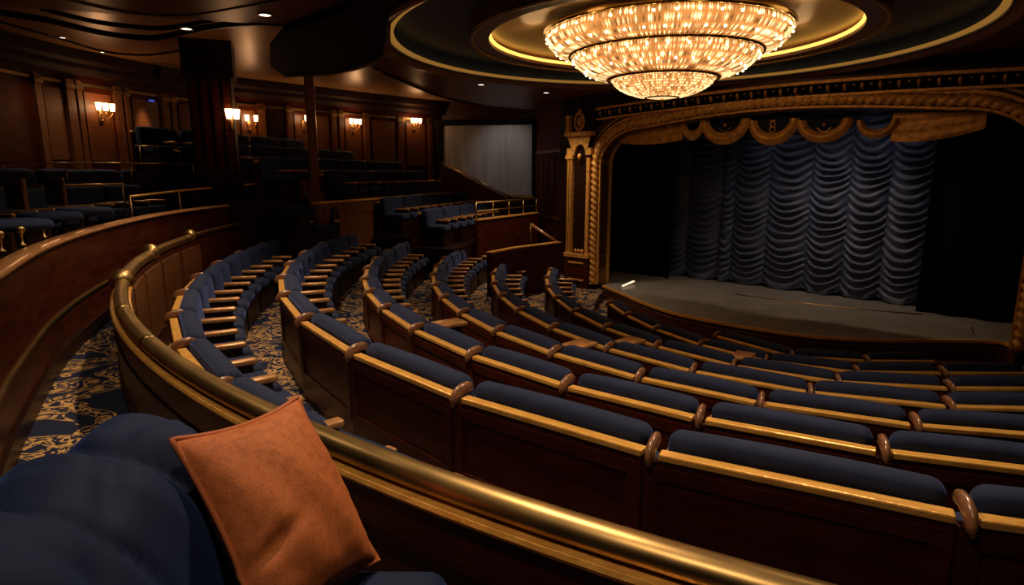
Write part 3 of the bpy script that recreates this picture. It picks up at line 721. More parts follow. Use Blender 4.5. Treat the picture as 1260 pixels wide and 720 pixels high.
sconce(124, 132, 3, 'lit wall sconce farthest left, between two wood pilasters')
sconce(306, 146, 2, 'lit double sconce just right of the big dark column')
sconce(373, 146, 1, 'single lit sconce left of the thin post')
sconce(433, 150, 3, 'lit sconce on the panel right of the thin post')
sconce(508, 149, 3, 'lit sconce beside the grey screen')
A_, d, nn = wall_frame(188); zz = EYE+ray(188,124).z*A_.y/ray(188,124).y
MB().box(-0.07, 0.07, -0.03, 0.0, -0.02, 0.02, Matrix.Rotation(math.atan2(d.y, d.x), 4, 'Z')).build('blue_indicator_light', M['exit_blue'], None, loc=(A_.x-nn.x*0.05, A_.y-nn.y*0.05, zz), label='tiny blue indicator light on the dark wall panel', cat='light')
def fixture(loc, target, label, power, size, color=(1.0, 0.8, 0.62), blend=0.5):
    e = empty('spotlight', loc, label=label, cat='spotlight')
    q = (Vector(target)-Vector(loc)).to_track_quat('-Z', 'Y')
    m = q.to_matrix().to_4x4()
    b = MB().lathe([(0.001, 0.30), (0.07, 0.28), (0.09, 0.05), (0.10, 0.0), (0.09, 0.0), (0.085, 0.04)], 16); b.v = [tuple(m @ Vector(v)) for v in b.v]; b.build('housing', M['soffit'], e, True)
    b = MB().lathe([(0.084, 0.03), (0.001, 0.03)], 16); b.v = [tuple(m @ Vector(v)) for v in b.v]; b.build('lens', M['lens'], e)
    b = MB().tube([(0, 0, 0), (0, 0, 0.35)], 0.015, 6); b.build('bracket', M['soffit'], e)
    l = bpy.data.lights.new('spotlight_lamp', 'SPOT'); l.energy = power; l.color = color; l.spot_size = size; l.spot_blend = blend; l.shadow_soft_size = 0.08
    lo = bpy.data.objects.new('spotlight_lamp', l); COL.objects.link(lo); lo.parent = e; lo.location = m @ Vector((0, 0, -0.03)); lo.rotation_euler = q.to_euler()
for q_, w_ in ((-0.9, 'left'), (1.3, 'right')): fixture(pros(q_, 0.9, 4.53), pros(q_, 3.0, 0.1), 'added unseen spotlight above the arch brightening the curtain on the %s side' % w_, 48, 1.3, (1.0, 0.95, 0.92), 0.9)  # lamps added out of sight to light the curtain
A_, d, nn = wall_frame(176)
fixture((A_.x-nn.x*0.55, A_.y-nn.y*0.55, 4.17), (A_.x, A_.y, 2.9), 'small spotlight washing the left wall panel with a narrow cone', 150, 0.42, (1.0, 0.66, 0.40), 0.8)
fixture((-0.6, 20.6, 4.16), (-0.1, 22.6, 2.0), 'small added spotlight brightening the grey screen', 38, 1.5, (1.0, 0.92, 0.85), 0.9)  # wall washer added to give the screen more light

# ================================================================ SEATING
def pair_meshes(w, tag):
    """meshes of a two-seat bench; origin under the ledge, x along the row, y to the stage, z=0 row floor"""
    out = []
    hw = w/2
    b = MB(); b.box(-hw, hw, -0.03, 0.03, 0.0, 0.80)
    out.append(('back_panel', b.mesh('back_panel', M['mahogany']), (0,0,0)))
    b = MB()
    for (x0, x1, z0, z1) in ((-hw+0.005, hw-0.005, 0.70, 0.78), (-hw+0.005, hw-0.005, 0.24, 0.31), (-hw+0.005, -hw+0.09, 0.31, 0.70), (hw-0.09, hw-0.005, 0.31, 0.70)):
        b.box(x0, x1, -0.045, -0.03, z0, z1)
    out.append(('panel_frame', b.mesh('panel_frame', M['mahogany']), (0,0,0)))
    b = MB(); b.rbox(0.035, -0.004, 0.832, w-0.085, 0.078, 0.042, 0.010, 1)
    out.append(('top_ledge', b.mesh('top_ledge', M['ledge']), (0,0,0)))
    def tuft(q):
        x, y, z = q
        g = math.exp(-((x)/0.035)**2)*0.022 + sum(math.exp(-((x-c)/0.04)**2)*0.008 for c in (-w*0.25, w*0.25))
        lean = -0.10*(z/0.5)
        return (x, y - lean*0.0 + (-g if y > 0.02 and z < 0.2 else 0) + 0.012*math.cos(z*9) + max(0, -z)*0.18, z + 0.012*math.cos(x/hw*math.pi*0.5))
    b = MB(); b.rbox(0.035, 0.13, 0.67, w-0.12, 0.17, 0.53, 0.075, 3, (8, 1, 4), tuft)
    out.append(('back_cushion', b.mesh('back_cushion', M['velvet'], True), (0,0,0)))
    b = MB(); b.rbox(0, 0, 0.455, w/2-0.13, 0.50, 0.15, 0.06, 2, (3, 3, 1), lambda q: (q.x, q.y, q.z+0.015*(1-(q.x*3)**2)*(1 if q.z > 0 else 0)))
    sm = b.mesh('seat_cushion', M['velvet'], True)
    out.append(('seat_cushion', sm, (-w/4, 0.42, 0))); out.append(('seat_cushion', sm, (w/4, 0.42, 0)))
    b = MB(); b.box(-hw+0.10, hw-0.10, 0.14, 0.62, 0.0, 0.385)
    out.append(('seat_base', b.mesh('seat_base', M['mahogany_dark']), (0,0,0)))
    b = MB(); b.rbox(0, 0.40, 0.625, 0.095, 0.40, 0.06, 0.022, 2, (1, 2, 1))
    am = b.mesh('armrest', M['arm'], True)
    s = MB(); s.box(-0.025, 0.025, 0.18, 0.56, 0.0, 0.60)
    smh = s.mesh('arm_panel', M['mahogany_dark'])
    for x in (-hw+0.052, 0.0):
        out.append(('armrest', am, (x, 0, 0))); out.append(('arm_panel', smh, (x, 0, 0)))
    b = MB(); b.tube([(0, -0.056, 0.79), (0, -0.056, 0.835), (0, -0.03, 0.868), (0, 0.02, 0.885), (0, 0.07, 0.888), (0, 0.11, 0.875)], 0.042, 12, True, 0.6, lambda t: 0.85+0.25*math.sin(math.pi*t))
    out.append(('divider_cap', b.mesh('divider_cap', M['cap'], True), (-hw+0.036, 0, 0)))
    return out
def place_pair(parts, p, nrm, z, label, group, skip=(), name='seat_pair', drop_first=()):
    inx = Vector((-nrm[0], -nrm[1])); rz = math.atan2(inx.y, inx.x) - math.pi/2
    e = empty(name, (p[0], p[1], z), rz, label=label, cat='seat', group=group)
    dropped = set()
    for nm, me, loc in parts:
        if nm in drop_first and nm not in dropped: dropped.add(nm); continue
        if nm not in skip: obj(nm, me, e, loc=loc)
    return e
def arc_positions(off, T0, T1, pitch, ext=0.0, exact=False):
    pts = ell_path(off, T0, T1, 600, ext); n = len(pts)-1; cum = [0]
    for i in range(n): cum.append(cum[-1]+math.dist(pts[i][0], pts[i+1][0]))
    cnt = max(1, int(cum[-1]/pitch+0.35)); res = []
    def at(s):
        for i in range(n):
            if cum[i+1] >= s: break
        t = (s-cum[i])/(cum[i+1]-cum[i]+1e-9); a, b = pts[i], pts[i+1]
        return (a[0][0]+(b[0][0]-a[0][0])*t, a[0][1]+(b[0][1]-a[0][1])*t)
    L = pitch if exact else cum[-1]/cnt
    if exact: cnt = int(cum[-1]/pitch)
    for i in range(cnt):
        a, b = at(L*i+1e-6), at(L*(i+1)-1e-6); m = ((a[0]+b[0])/2, (a[1]+b[1])/2)
        d = Vector((b[0]-a[0], b[1]-a[1])); w = d.length; d.normalize()
        # outward normal: increasing T goes to the right; inward is left of travel
        inn = Vector((-d.y, d.x)); res.append((m, (-inn.x, -inn.y), w))
    return res
CONSOLES = ((600,430,3,'polished wood drink console on the third row beside carpet'), (655,452,4,'polished wood drink console left on the fourth row'), (760,431,5,'polished wood drink console on the fifth row near centre'), (905,461,6,'brown wooden drink console among the far front rows'))
ROWW = {1:1.25, 2:1.36, 3:1.14, 4:1.15, 5:1.22, 6:1.2, 7:1.15, 8:1.1}
for k in range(1, 9):
    posL = arc_positions(row_off(k), TMIN[k], 2.757, ROWW[k]); posR = arc_positions(row_off(k), 2.757, TMAX[k], 1.40 if k == 2 else ROWW[k], EXT[k], True)
    pL = pair_meshes(sum(q[2] for q in posL)/len(posL), k); pR = pair_meshes(sum(q[2] for q in posR)/len(posR), k)
    pos = posL + posR
    con = {}
    for x, y, kk, lb in CONSOLES:
        if kk == k:
            p = at_z(x, y, row_ledge(k)); j = min(range(len(pos)), key=lambda i: math.dist(pos[i][0], p[:2])); con[j] = lb
    for i, (m, nr, w) in enumerate(pos):
        parts = pL if i < len(posL) else pR
        lb = 'blue velvet seat pair, %s row below the brass rail, %s from the far left end' % (ORD[k-1], ORD[i])
        e = place_pair(parts, m, nr, row_floor(k), lb, 'curved seat rows below the brass rail', drop_first=(('armrest', 'arm_panel') if i in con else ()))
        if i in con:
            c = empty('drink_console', e.matrix_basis @ Vector((-w/2+0.06, 0.0, 0.0)), e.rotation_euler.z, label=con[i], cat='console')
            MB().box(-0.05, 0.05, 0.24, 0.56, 0.0, 0.84).build('pedestal', M['mahogany_dark'], c)
            MB().rbox(0, 0.42, 0.865, 0.26, 0.36, 0.05, 0.02, 2).build('console_top', M['arm'], c, True)
# ---- parapet and brass rail in front of the camera
par_path = ell_path(3.95, 1.90, 3.5, 110)
struct(MB().sweep(par_path, [(-0.05, -0.6), (0.05, -0.6), (0.05, 0.80), (-0.05, 0.80)]), 'wall_parapet', M['mahogany'])
struct(MB().sweep(par_path, [(0.05, 0.60), (0.062, 0.60), (0.062, 0.63), (0.05, 0.63)]), 'trim_parapet', M['mahogany_dark'])
struct(MB().sweep(par_path, [(0.05, AISLE), (0.065, AISLE), (0.065, AISLE+0.12), (0.05, AISLE+0.12)]), 'trim_parapet', M['mahogany_dark'])
# light wood inner face panels on the curve
par = bpy.data.objects['wall_parapet']
for i in range(7):
    t0 = 2.10+i*0.085
    MB().sweep(ell_path(3.95, t0, t0+0.075, 6), [(-0.075, -0.1), (-0.05, -0.1), (-0.05, 0.74), (-0.075, 0.74)]).build('inner_panel', M['oak'], par)
hr = empty('brass_handrail', (*ell(3.95, 2.95)[0], 0.80), label='thick polished brass handrail curving along the foreground parapet', cat='handrail')
oz = Vector((*ell(3.95, 2.95)[0], 0.80))
def rail_pts(T0, T1, n, z, off=3.95): return [Vector((*ell(off, T0+(T1-T0)*i/n)[0], z+oz.z))-oz for i in range(n+1)]
pth = [((p[0]-oz.x, p[1]-oz.y), n) for p, n in ell_path(3.95, 2.46, 3.5, 70)]
MB().sweep(pth, [(-0.085, 0.0), (0.064, 0.0), (0.070, 0.014), (0.062, 0.028), (-0.085, 0.028)]).build('gold_ledge', M['ledge'], hr)
MB().tube(rail_pts(2.46, 3.5, 70, 0.066, 3.935), 0.055, 20, True, 0.8).build('rail_tube', M['brass_dull'], hr, True)
for t in (2.57, 2.66, 3.12): MB().tube(rail_pts(t, t+0.004, 1, 0.066, 3.935), 0.0565, 20, True, 0.81).build('joint_collar', M['brass'], hr, True)
MB().sphere(tuple(rail_pts(2.45, 2.46, 1, 0.075)[0]), 0.115, 16, 10).build('knob', M['brass_dull'], hr, True)
MB().tube(rail_pts(2.29, 2.45, 12, 0.075), 0.07, 12, True, 0.9).build('rail_section', M['brass_dull'], hr, True)
MB().sphere(tuple(rail_pts(2.28, 2.29, 1, 0.10)[0]), 0.11, 16, 10).build('knob', M['brass_dull'], hr, True)
MB().tube(rail_pts(2.12, 2.27, 12, 0.085), 0.055, 12).build('rail_section', M['brass_dull'], hr, True)
MB().sphere(tuple(rail_pts(2.115, 2.12, 1, 0.12)[0]), 0.10, 16, 10).build('knob', M['brass_dull'], hr, True)
MB().tube(rail_pts(1.93, 2.105, 12, 0.10), 0.035, 10).build('rail_section', M['brass_dull'], hr, True)

# ---- upper curved wall with brass cap at the left
up_px = [(-60,380),(-25,350),(0,332),(50,303),(100,285),(150,272),(200,262),(250,255),(300,250),(350,245.5)]
up = [tuple(at_z(x, y, EYE-0.6)[:2]) for x, y in up_px]
upp = smooth_path(up, 6)     # left normal = away from the house
struct(MB().sweep(upp, [(-0.0, -0.2), (0.14, -0.2), (0.14, 1.26), (0.0, 1.26)]), 'wall_upper', M['mahogany'])
upw = bpy.data.objects['wall_upper']
struct(MB().sweep(upp, [(-0.03, 1.255), (-0.035, 1.275), (-0.02, 1.295), (0.03, 1.305), (0.10, 1.30), (0.13, 1.26)]), 'trim_upper', M['arm'], True)
struct(MB().sweep(upp, [(0.0, 0.635), (-0.022, 0.635), (-0.022, 0.66), (0.0, 0.66)]), 'trim_upper', M['brass_dull'])
struct(MB().sweep(upp, [(0.0, AISLE), (-0.025, AISLE), (-0.025, AISLE+0.14), (0.0, AISLE+0.14)]), 'trim_upper', M['mahogany_dark'])
pe = upp[-1][0]; MB().box(pe[0]-0.08, pe[0]+0.10, pe[1]-0.06, pe[1]+0.10, AISLE, 1.27).build('end_post', M['oak'], upw)
# upper tier floors, rising outward from the wall
for j in range(5):
    z = 0.45+0.30*j
    o0 = 0.16+0.95*j
    pr_ = [(n[0], n[1]) for p, n in upp]
    struct(MB().sweep(upp, [(o0, -0.4), (o0+0.95, -0.4), (o0+0.95, z), (o0, z)]), 'floor', M['carpet'])
pE_, nE_ = Vector(upp[-1][0]), Vector(upp[-1][1]); dE_ = Vector((nE_.y, -nE_.x))
for o0, o1, zt in ((0.15, 2.06, 1.22), (2.06, 4.92, 1.84)):
    struct(MB().poly([tuple(pE_+nE_*o+dE_*t) for o, t in ((o0, 0.005), (o1, 0.005), (o1, 0.09), (o0, 0.09))], -0.2, zt), 'wall_tier_end', M['mahogany'])
    struct(MB().poly([tuple(pE_+nE_*o+dE_*t) for o, t in ((o0, -0.02), (o1, -0.02), (o1, 0.11), (o0, 0.11))], zt, zt+0.035), 'trim_tier_end', M['arm'])
OBST = [(at_y(262, 130, 13.2), 1.3), (at_y(387, 200, 14.6), 0.95), (at_y(197, 180, 13.2), 0.7)]
def blocked(q, wc): return min(math.dist(q[:2], w_[0]) for w_ in wp) < wc or any(math.dist(q[:2], c[:2]) < r for c, r in OBST)
upper_parts = pair_meshes(1.15, 'u')
cumu = [0]
for i in range(len(upp)-1): cumu.append(cumu[-1]+math.dist(upp[i][0], upp[i+1][0]))
def up_at(s):
    s = max(0, min(cumu[-1]-1e-6, s))
    for i in range(len(upp)-1):
        if cumu[i+1] >= s: break
    t = (s-cumu[i])/(cumu[i+1]-cumu[i]); a, b = upp[i], upp[i+1]
    n = Vector((a[1][0]+(b[1][0]-a[1][0])*t, a[1][1]+(b[1][1]-a[1][1])*t)).normalized()
    return Vector((a[0][0]+(b[0][0]-a[0][0])*t, a[0][1]+(b[0][1]-a[0][1])*t)), n
rn = ('front', 'second', 'third', 'top')
for j in range(1, 5):
    z = 0.45+0.30*j; o = 0.16+0.95*j+0.78; i = 0; s = cumu[-1]*0.36
    while s < cumu[-1]*0.97:
        p, n = up_at(s); q = p+n*o; p2, n2 = up_at(s+0.5); q2 = p2+n2*o
        scale = (q2-q).length/0.5
        if blocked(q, 0.95):
            s += 0.3; continue
        place_pair(upper_parts, q, n, z, 'dark blue seat pair, upper left tier, %s row, %s from its near end' % (rn[j-1], ORD[i]), 'upper left tier seats', skip=('panel_frame',))
        s += 1.17/max(0.6, scale); i += 1
# flat-topped blue stools just behind the wall, brass ball posts on its inner side
st = MB().rbox(0, 0, 0.80, 0.50, 0.48, 0.10, 0.05, 2, (2, 2, 1)).mesh('stool_seat', M['velvet'], True)
sb = MB().lathe([(0.001, 0), (0.2, 0.0), (0.2, 0.03), (0.05, 0.06), (0.04, 0.72), (0.12, 0.75)], 14).mesh('stool_pedestal', M['brass_dull'], True)
sbk = MB().rbox(0, -0.27, 1.0, 0.5, 0.05, 0.32, 0.02, 2).mesh('stool_back', M['oak'], True)
for i, (x, y) in enumerate(((15,263),(60,255),(102,250))):
    p = at_z(x, y, 1.55); e = empty('swivel_stool', (p.x, p.y, 0.65), -0.6, label='blue flat-topped swivel stool behind the curved wall, %s from the left edge' % ORD[i], cat='stool', group='stools behind the curved wall')
    obj('seat', st, e); obj('pedestal', sb, e); obj('back', sbk, e, loc=(0,0,0.05))
bp = MB().lathe([(0.001, 0), (0.05, 0), (0.05, 0.02), (0.02, 0.05), (0.02, 0.22), (0.04, 0.24), (0.06, 0.29), (0.055, 0.34), (0.03, 0.37), (0.001, 0.375)], 14)
bp.v = [(x*0.6, y*0.6, z*0.45) for x, y, z in bp.v]; bp = bp.mesh('post', M['brass_dull'], True)
for i, (x, y) in enumerate(((2,312),(28,304),(55,294))):
    p = at_z(x, y, 1.30); o = obj('ball_post', bp, None, loc=(p.x-0.08, p.y+0.10, 1.30), label='brass ball-topped post on the curved wall cap, %s from the left edge' % ORD[i], cat='post', group='brass ball posts on the wall cap')

# ================================================================ FAR BLOCKS (beyond the curve's end)
FA, FB = at_z(395, 249, 1.30), at_z(556, 237, 1.30)
FA, FB = Vector((FA.x, FA.y)), Vector((FB.x, FB.y)); FU = (FB-FA).normalized(); FM = Vector((-FU.y, FU.x)); FL = (FB-FA).length
def far(u, o, z): p = FA+FU*u+FM*o; return Vector((p.x, p.y, z))
def far_box(u0, u1, o0, o1, z0, z1): return MB().poly([tuple(far(u, o, 0)[:2]) for u, o in ((u0,o0),(u1,o0),(u1,o1),(u0,o1))], z0, z1)
struct(far_box(-0.1, FL, 0.0, 0.12, -0.6, 1.27), 'wall_far_fascia', M['oak'])
struct(far_box(-0.1, FL+0.02, -0.04, 0.16, 1.27, 1.31), 'trim_far', M['ledge'])
ff = bpy.data.objects['wall_far_fascia']
for i in range(9): far_box(FL*i/9+0.05, FL*(i+1)/9-0.05, -0.02, 0.0, 0.98, 1.22).build('fascia_panel', M['oak'], ff)
fp = pair_meshes(1.15, 'f')
def far_row(o, zfl, u0, u1, row, grp, skip=('panel_frame',)):
    u = u0; i = 0
    while u+1.1 <= u1:
        p = far(u+0.58, o, 0)
        if blocked(p, 0.6): u += 0.3; continue
        place_pair(fp, p, FM, zfl, 'blue seat pair, %s, %s from left' % (row, ORD[i]), grp, skip)
        u += 1.17; i += 1
for j, nm in enumerate(('far balcony front row', 'far balcony second row', 'far balcony third row', 'far balcony top row')):
    z = 1.05+0.30*j
    struct(far_box(-0.6-0.8*(j > 0), FL+0.4, 0.14+0.92*j, 0.14+0.92*(j+1), -0.5, z), 'floor', M['mahogany_dark'])
    far_row(0.14+0.92*j+0.82, z, -0.3-0.9*(j > 0), FL-0.6*(j > 1), nm, 'far balcony seats')
# steps below the fascia with two rows of benches
for j, (o, z, u0, u1, nm) in enumerate(((-0.12, 0.38, 2.2, FL+0.7, 'upper bench row below the far fascia'), (-1.15, 0.10, 2.4, FL+0.7, 'lower bench row below the far fascia'))):
    struct(far_box(u0-0.2, u1+0.1, o-1.0, o+0.04, -1.0, z), 'floor', M['mahogany_dark'])
    far_row(o, z, u0, u1, nm, 'benches below the far fascia')
# dark bench backs beside the end of the curved wall
for i, (x, y) in enumerate(((384,258),(437,249))):
    p = at_z(x, y, 1.12)
    place_pair(fp, (p.x, p.y), (-0.25, 0.97) if i == 0 else (-0.6, 0.8), 0.27, ('dark blue bench at the far end of the carpeted aisle', 'dark blue bench right of the thin post foot')[i], 'benches at the aisle end')
# brown parapet with brass posts on the landing
def pwall(name, pts, z0, z1, cap=True, t=0.10, wm='mahogany', capm='ledge'):
    path = smooth_path(pts, 1); o = struct(MB().sweep(path, [(-t/2, z0), (t/2, z0), (t/2, z1), (-t/2, z1)]), name, M[wm])
    if cap: struct(MB().sweep(path, [(-t/2-0.03, z1), (t/2+0.03, z1), (t/2+0.03, z1+0.035), (-t/2-0.03, z1+0.035)]), 'trim_landing', M[capm])
    return o
pA = [tuple(at_z(x, y, 0.72)[:2]) for x, y in ((586,270.5),(660,261.5))]
pwall('wall_landing', pA, -1.2, 0.70)
pB = [tuple(at_z(x, y, 0.10)[:2]) for x, y in ((601,311),(632,305),(688,298))]
pwall('wall_landing', pB, -1.6, 0.08)
pC = [tuple(at_z(x, y, 0.45)[:2]) for x, y in ((455,274),(505,263))]
pwall('wall_landing', pC, -0.8, 0.43)
pD = [tuple(at_z(x, y, -0.05)[:2]) for x, y in ((505,303),(560,290))]
pwall('wall_landing', pD, -1.2, -0.07, capm='oak')
# landing railing
rl = empty('landing_railing', (pA[0][0], pA[0][1], 0.74), label='thin brass landing railing with slim posts below the grey screen', cat='railing')
ro = Vector((pA[0][0], pA[0][1], 0.74)); d = Vector((pA[1][0]-pA[0][0], pA[1][1]-pA[0][1], 0)); 
for i in range(5):
    q = d*(i/4); MB().tube([q, q+Vector((0,0,0.42))], 0.018, 6).build('post', M['brass_dull'], rl, True)
MB().tube([Vector((0,0,0.42)), d+Vector((0,0,0.42))], 0.022, 6).build('top_bar', M['brass_dull'], rl, True)
MB().tube([Vector((0,0,0.2)), d+Vector((0,0,0.2))], 0.014, 6).build('mid_bar', M['brass_dull'], rl, True)
# stair down the side with diagonal handrail and wooden stringer
s0, s1 = at_y(543, 200, 22.3), at_y(641, 249, 21.5)
sr = empty('stair_handrail', (s1.x, s1.y, s1.z), label='diagonal brass stair handrail descending in front of the grey screen', cat='handrail')
MB().tube([s0-s1, Vector((0,0,0))], 0.03, 8).build('rail', M['brass'], sr, True)
for i in range(5):
    q = (s0-s1)*(i/4*0.92+0.04); MB().tube([q, q-Vector((0,0,0.5))], 0.018, 6).build('post', M['brass_dull'], sr, True)
dd = (s1-s0); nn2 = Vector((dd.y, -dd.x, 0)).normalized()
if nn2.dot(Vector((0,-1,0))) < 0: nn2 = -nn2
vs = []
for k_ in (0.02, 0.12):
    for p in (s0, s1): vs += [p+nn2*k_-Vector((0,0,0.06)), Vector((p.x, p.y, -0.6))+nn2*k_]
struct(MB().add(vs, [(0,1,3,2),(4,6,7,5),(0,2,6,4),(1,5,7,3),(0,4,5,1),(2,3,7,6)]), 'wall_stair', M['mahogany'])
stx = empty('side_stair', (s1.x+0.3, s1.y+0.6, -0.2), label='carpeted side stair rising behind the diagonal handrail', cat='stair')
for i in range(9):
    t = i/9.0; a = s1+(s0-s1)*t
    q = Vector((a.x-0.05, a.y+0.05, 0.0))-stx.location
    MB().box(q.x-0.35, q.x+0.35, q.y-0.0, q.y+0.45, -0.4, 0.55+0.17*i+0.2).build('step', M['carpet'], stx)
    MB().box(q.x+0.30, q.x+0.36, q.y-0.01, q.y+0.45, 0.55+0.17*i+0.17, 0.55+0.17*i+0.215).build('step_nosing', M['brass'], stx)
r0, r1 = at_y(653, 276, 17.2), at_y(686, 299, 16.9)
MB().tube([r0, r1], 0.05, 8).build('sloping_handrail', M['cap'], None, True, label='short sloping wooden handrail beside the dark side wall', cat='handrail')
MB().tube([r0, r0-Vector((0,0,0.5))], 0.03, 8).build('handrail_post', M['brass_dull'], bpy.data.objects['sloping_handrail'], True)
# grey screen
sA, sB = at_y(545, 156, 22.85), at_y(655, 156, 22.3); sz0, sz1 = 1.15, 3.62
scn = empty('grey_screen', ((sA.x+sB.x)/2, (sA.y+sB.y)/2, sz0), label='large grey projection screen on the far side wall', cat='screen')
so = Vector(scn.location)
def scr(u, o): p = sA+(sB-sA)*u; n = Vector(((sB-sA).y, -(sB-sA).x, 0)).normalized(); return (p.x+n.x*o-so.x, p.y+n.y*o-so.y)
for i in range(2): MB().poly([scr(u, o) for u, o in ((i*0.45, 0), (0.45+i*0.55, 0), (0.45+i*0.55, 0.03+0.01*i), (i*0.45, 0.03+0.01*i))], 0, sz1-sz0).build('screen_panel', M['screen'], scn)
for u0, u1, z0, z1 in ((-0.09, 0.0, -0.1, sz1-sz0+0.2), (1.0, 1.04, -0.1, sz1-sz0+0.2), (0.0, 1.0, sz1-sz0, sz1-sz0+0.2)):
    MB().poly([scr(u, o) for u, o in ((u0,-0.02),(u1,-0.02),(u1,0.10),(u0,0.10))], z0, z1).build('frame', M['soffit'], scn)
MB().poly([scr(u, o) for u, o in ((0.55,-0.02),(1.02,-0.02),(1.02,0.14),(0.55,0.14))], -0.07, -0.02).build('sill', M['ledge'], scn)

# ---- big dark column and thin post on the upper tier
cb = at_y(262, 130, 13.2)
col = empty('dark_column', (cb.x, cb.y, 0.6), 0.35, label='big dark wooden column on the upper tier reaching the ceiling', cat='column')
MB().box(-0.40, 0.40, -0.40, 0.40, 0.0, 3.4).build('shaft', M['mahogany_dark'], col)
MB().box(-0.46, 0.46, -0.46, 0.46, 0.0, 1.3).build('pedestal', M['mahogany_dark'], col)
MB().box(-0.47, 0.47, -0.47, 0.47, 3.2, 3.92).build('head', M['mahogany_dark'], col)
for x in (-0.3, -0.1, 0.1, 0.3): MB().box(x-0.06, x+0.06, -0.43, -0.40, 1.35, 3.15).build('flute', M['mahogany'], col)
cs = empty('column_sconce', at_y(287, 141, 12.95), 0.6, label='lit sconce mounted on the right face of the big column', cat='wall lamp')
MB().rbox(-0.05, 0, -0.16, 0.06, 0.08, 0.30, 0.02).build('back_plate', M['brass_dull'], cs, True)
for q in (-0.09, 0.05):
    MB().lathe([(0.05, -0.09), (0.075, 0.10)], 16, (q, -0.05, 0.0)).build('lamp_shade', M['shade'], cs, True)
l = bpy.data.lights.new('sconce_lamp', 'POINT'); l.energy = 5*LIGHT; l.color = (1.0, 0.52, 0.24); l.shadow_soft_size = 0.1
lo = bpy.data.objects.new('sconce_lamp', l); COL.objects.link(lo); lo.parent = cs; lo.location = (0.15, -0.25, 0)
tp = at_y(387, 200, 14.6)
po = empty('thin_post', (tp.x, tp.y, 0.9), 0.2, label='thin brass-edged wooden post rising from the fascia corner to the ceiling', cat='post')
MB().box(-0.09, 0.09, -0.09, 0.09, 0.0, 3.4).build('shaft', M['oak'], po)
MB().box(-0.17, 0.17, -0.15, 0.15, -0.6, 0.55).build('pedestal', M['oak'], po)
MB().box(-0.115, -0.085, -0.11, -0.08, 0.55, 3.3).build('edge_strip', M['brass'], po)
# short oak panel wall left of the post and brass rail of the upper stair
pE = [tuple(at_z(x, y, 1.75)[:2]) for x, y in ((325,222),(378,221))]
pE = [tuple(at_y(x, 222, 14.7)[:2]) for x in (328, 380)]
pwall('wall_post_panel', pE, 0.3, EYE-0.16*1.0, True, 0.08, 'oak', 'brass_dull')
q0, q1, q2 = at_y(172, 180, 13.0), at_y(197, 180, 13.2), at_y(222, 187, 13.6)
MB().tube([q0+Vector((-0.1,0,-0.0)), q1, q2], 0.022, 8).build('stair_rail_brass', M['brass'], None, True, label='small bent brass rail before the softly lit wall panel', cat='handrail')
for i, q in enumerate((q0, q1, q2)):
    MB().tube([q, q-Vector((0,0,0.45))], 0.015, 6).build('post', M['brass_dull'], bpy.data.objects['stair_rail_brass'], True)
for pts_, lb in ((((2,200.5,10.6),(80,200.5,11.4),(160,201,12.2),(238,202,13.0)), 'slim brass rail across the third upper left seat row'), (((2,229,9.4),(75,228,10.0),(150,226.5,10.8)), 'slim brass rail across the front upper left seat row')):
    q_ = [at_y(*p) for p in pts_]; e = empty('row_rail', (q_[0].x, q_[0].y, q_[0].z-0.5), label=lb, cat='railing'); eo = Vector(e.location)
    MB().tube([p-eo for p in q_], 0.016, 8).build('top_bar', M['brass'], e, True)
    for p in q_: MB().tube([p-eo, p-eo-Vector((0,0,0.5))], 0.014, 6).build('post', M['brass_dull'], e, True)
# rail line along the upper tier, in front of its seats
t0 = [at_z(x, y, 1.62)-Vector((0,0,0)) for x, y in ((150,244),(220,238),(290,231),(352,224.5))]
ur = [at_y(x, y, Y) for x, y, Y in ((160,242,10.2),(220,235,11.6),(280,229.5,13.4),(345,224,15.2))]
ue = empty('upper_tier_rail', (ur[0].x, ur[0].y, 1.1), label='slim brass rail on posts along the upper tier above the curved wall', cat='railing')
uo = Vector(ue.location)
MB().tube([p-uo for p in ur], 0.022, 8).build('top_bar', M['ledge'], ue, True)
for p in ur: MB().tube([p-uo, Vector((p.x, p.y, 0.9))-uo], 0.018, 6).build('post', M['brass_dull'], ue, True)

# ---- pit rail before the stage
pit = [tuple(at_z(x, y, ZS-0.42)[:2]) for x, y in ((752,382),(790,398),(840,413),(900,425),(960,434),(1040,441),(1120,443),(1200,441))]
pe_ = empty('pit_rail', (pit[0][0], pit[0][1], ZF), label='low dark pit wall with thin brass edge in front of the stage', cat='railing')
pp_ = [((p[0]-pit[0][0], p[1]-pit[0][1]), n) for p, n in smooth_path(pit, 5)]
MB().sweep(pp_, [(-0.03, 0.0), (0.03, 0.0), (0.03, ZS-0.44-ZF), (-0.03, ZS-0.44-ZF)]).build('wall_panel', M['mahogany_dark'], pe_)
MB().sweep(pp_, [(-0.035, ZS-0.44-ZF), (0.035, ZS-0.44-ZF), (0.035, ZS-0.41-ZF), (-0.035, ZS-0.41-ZF)]).build('brass_edge', M['brass_dull'], pe_)

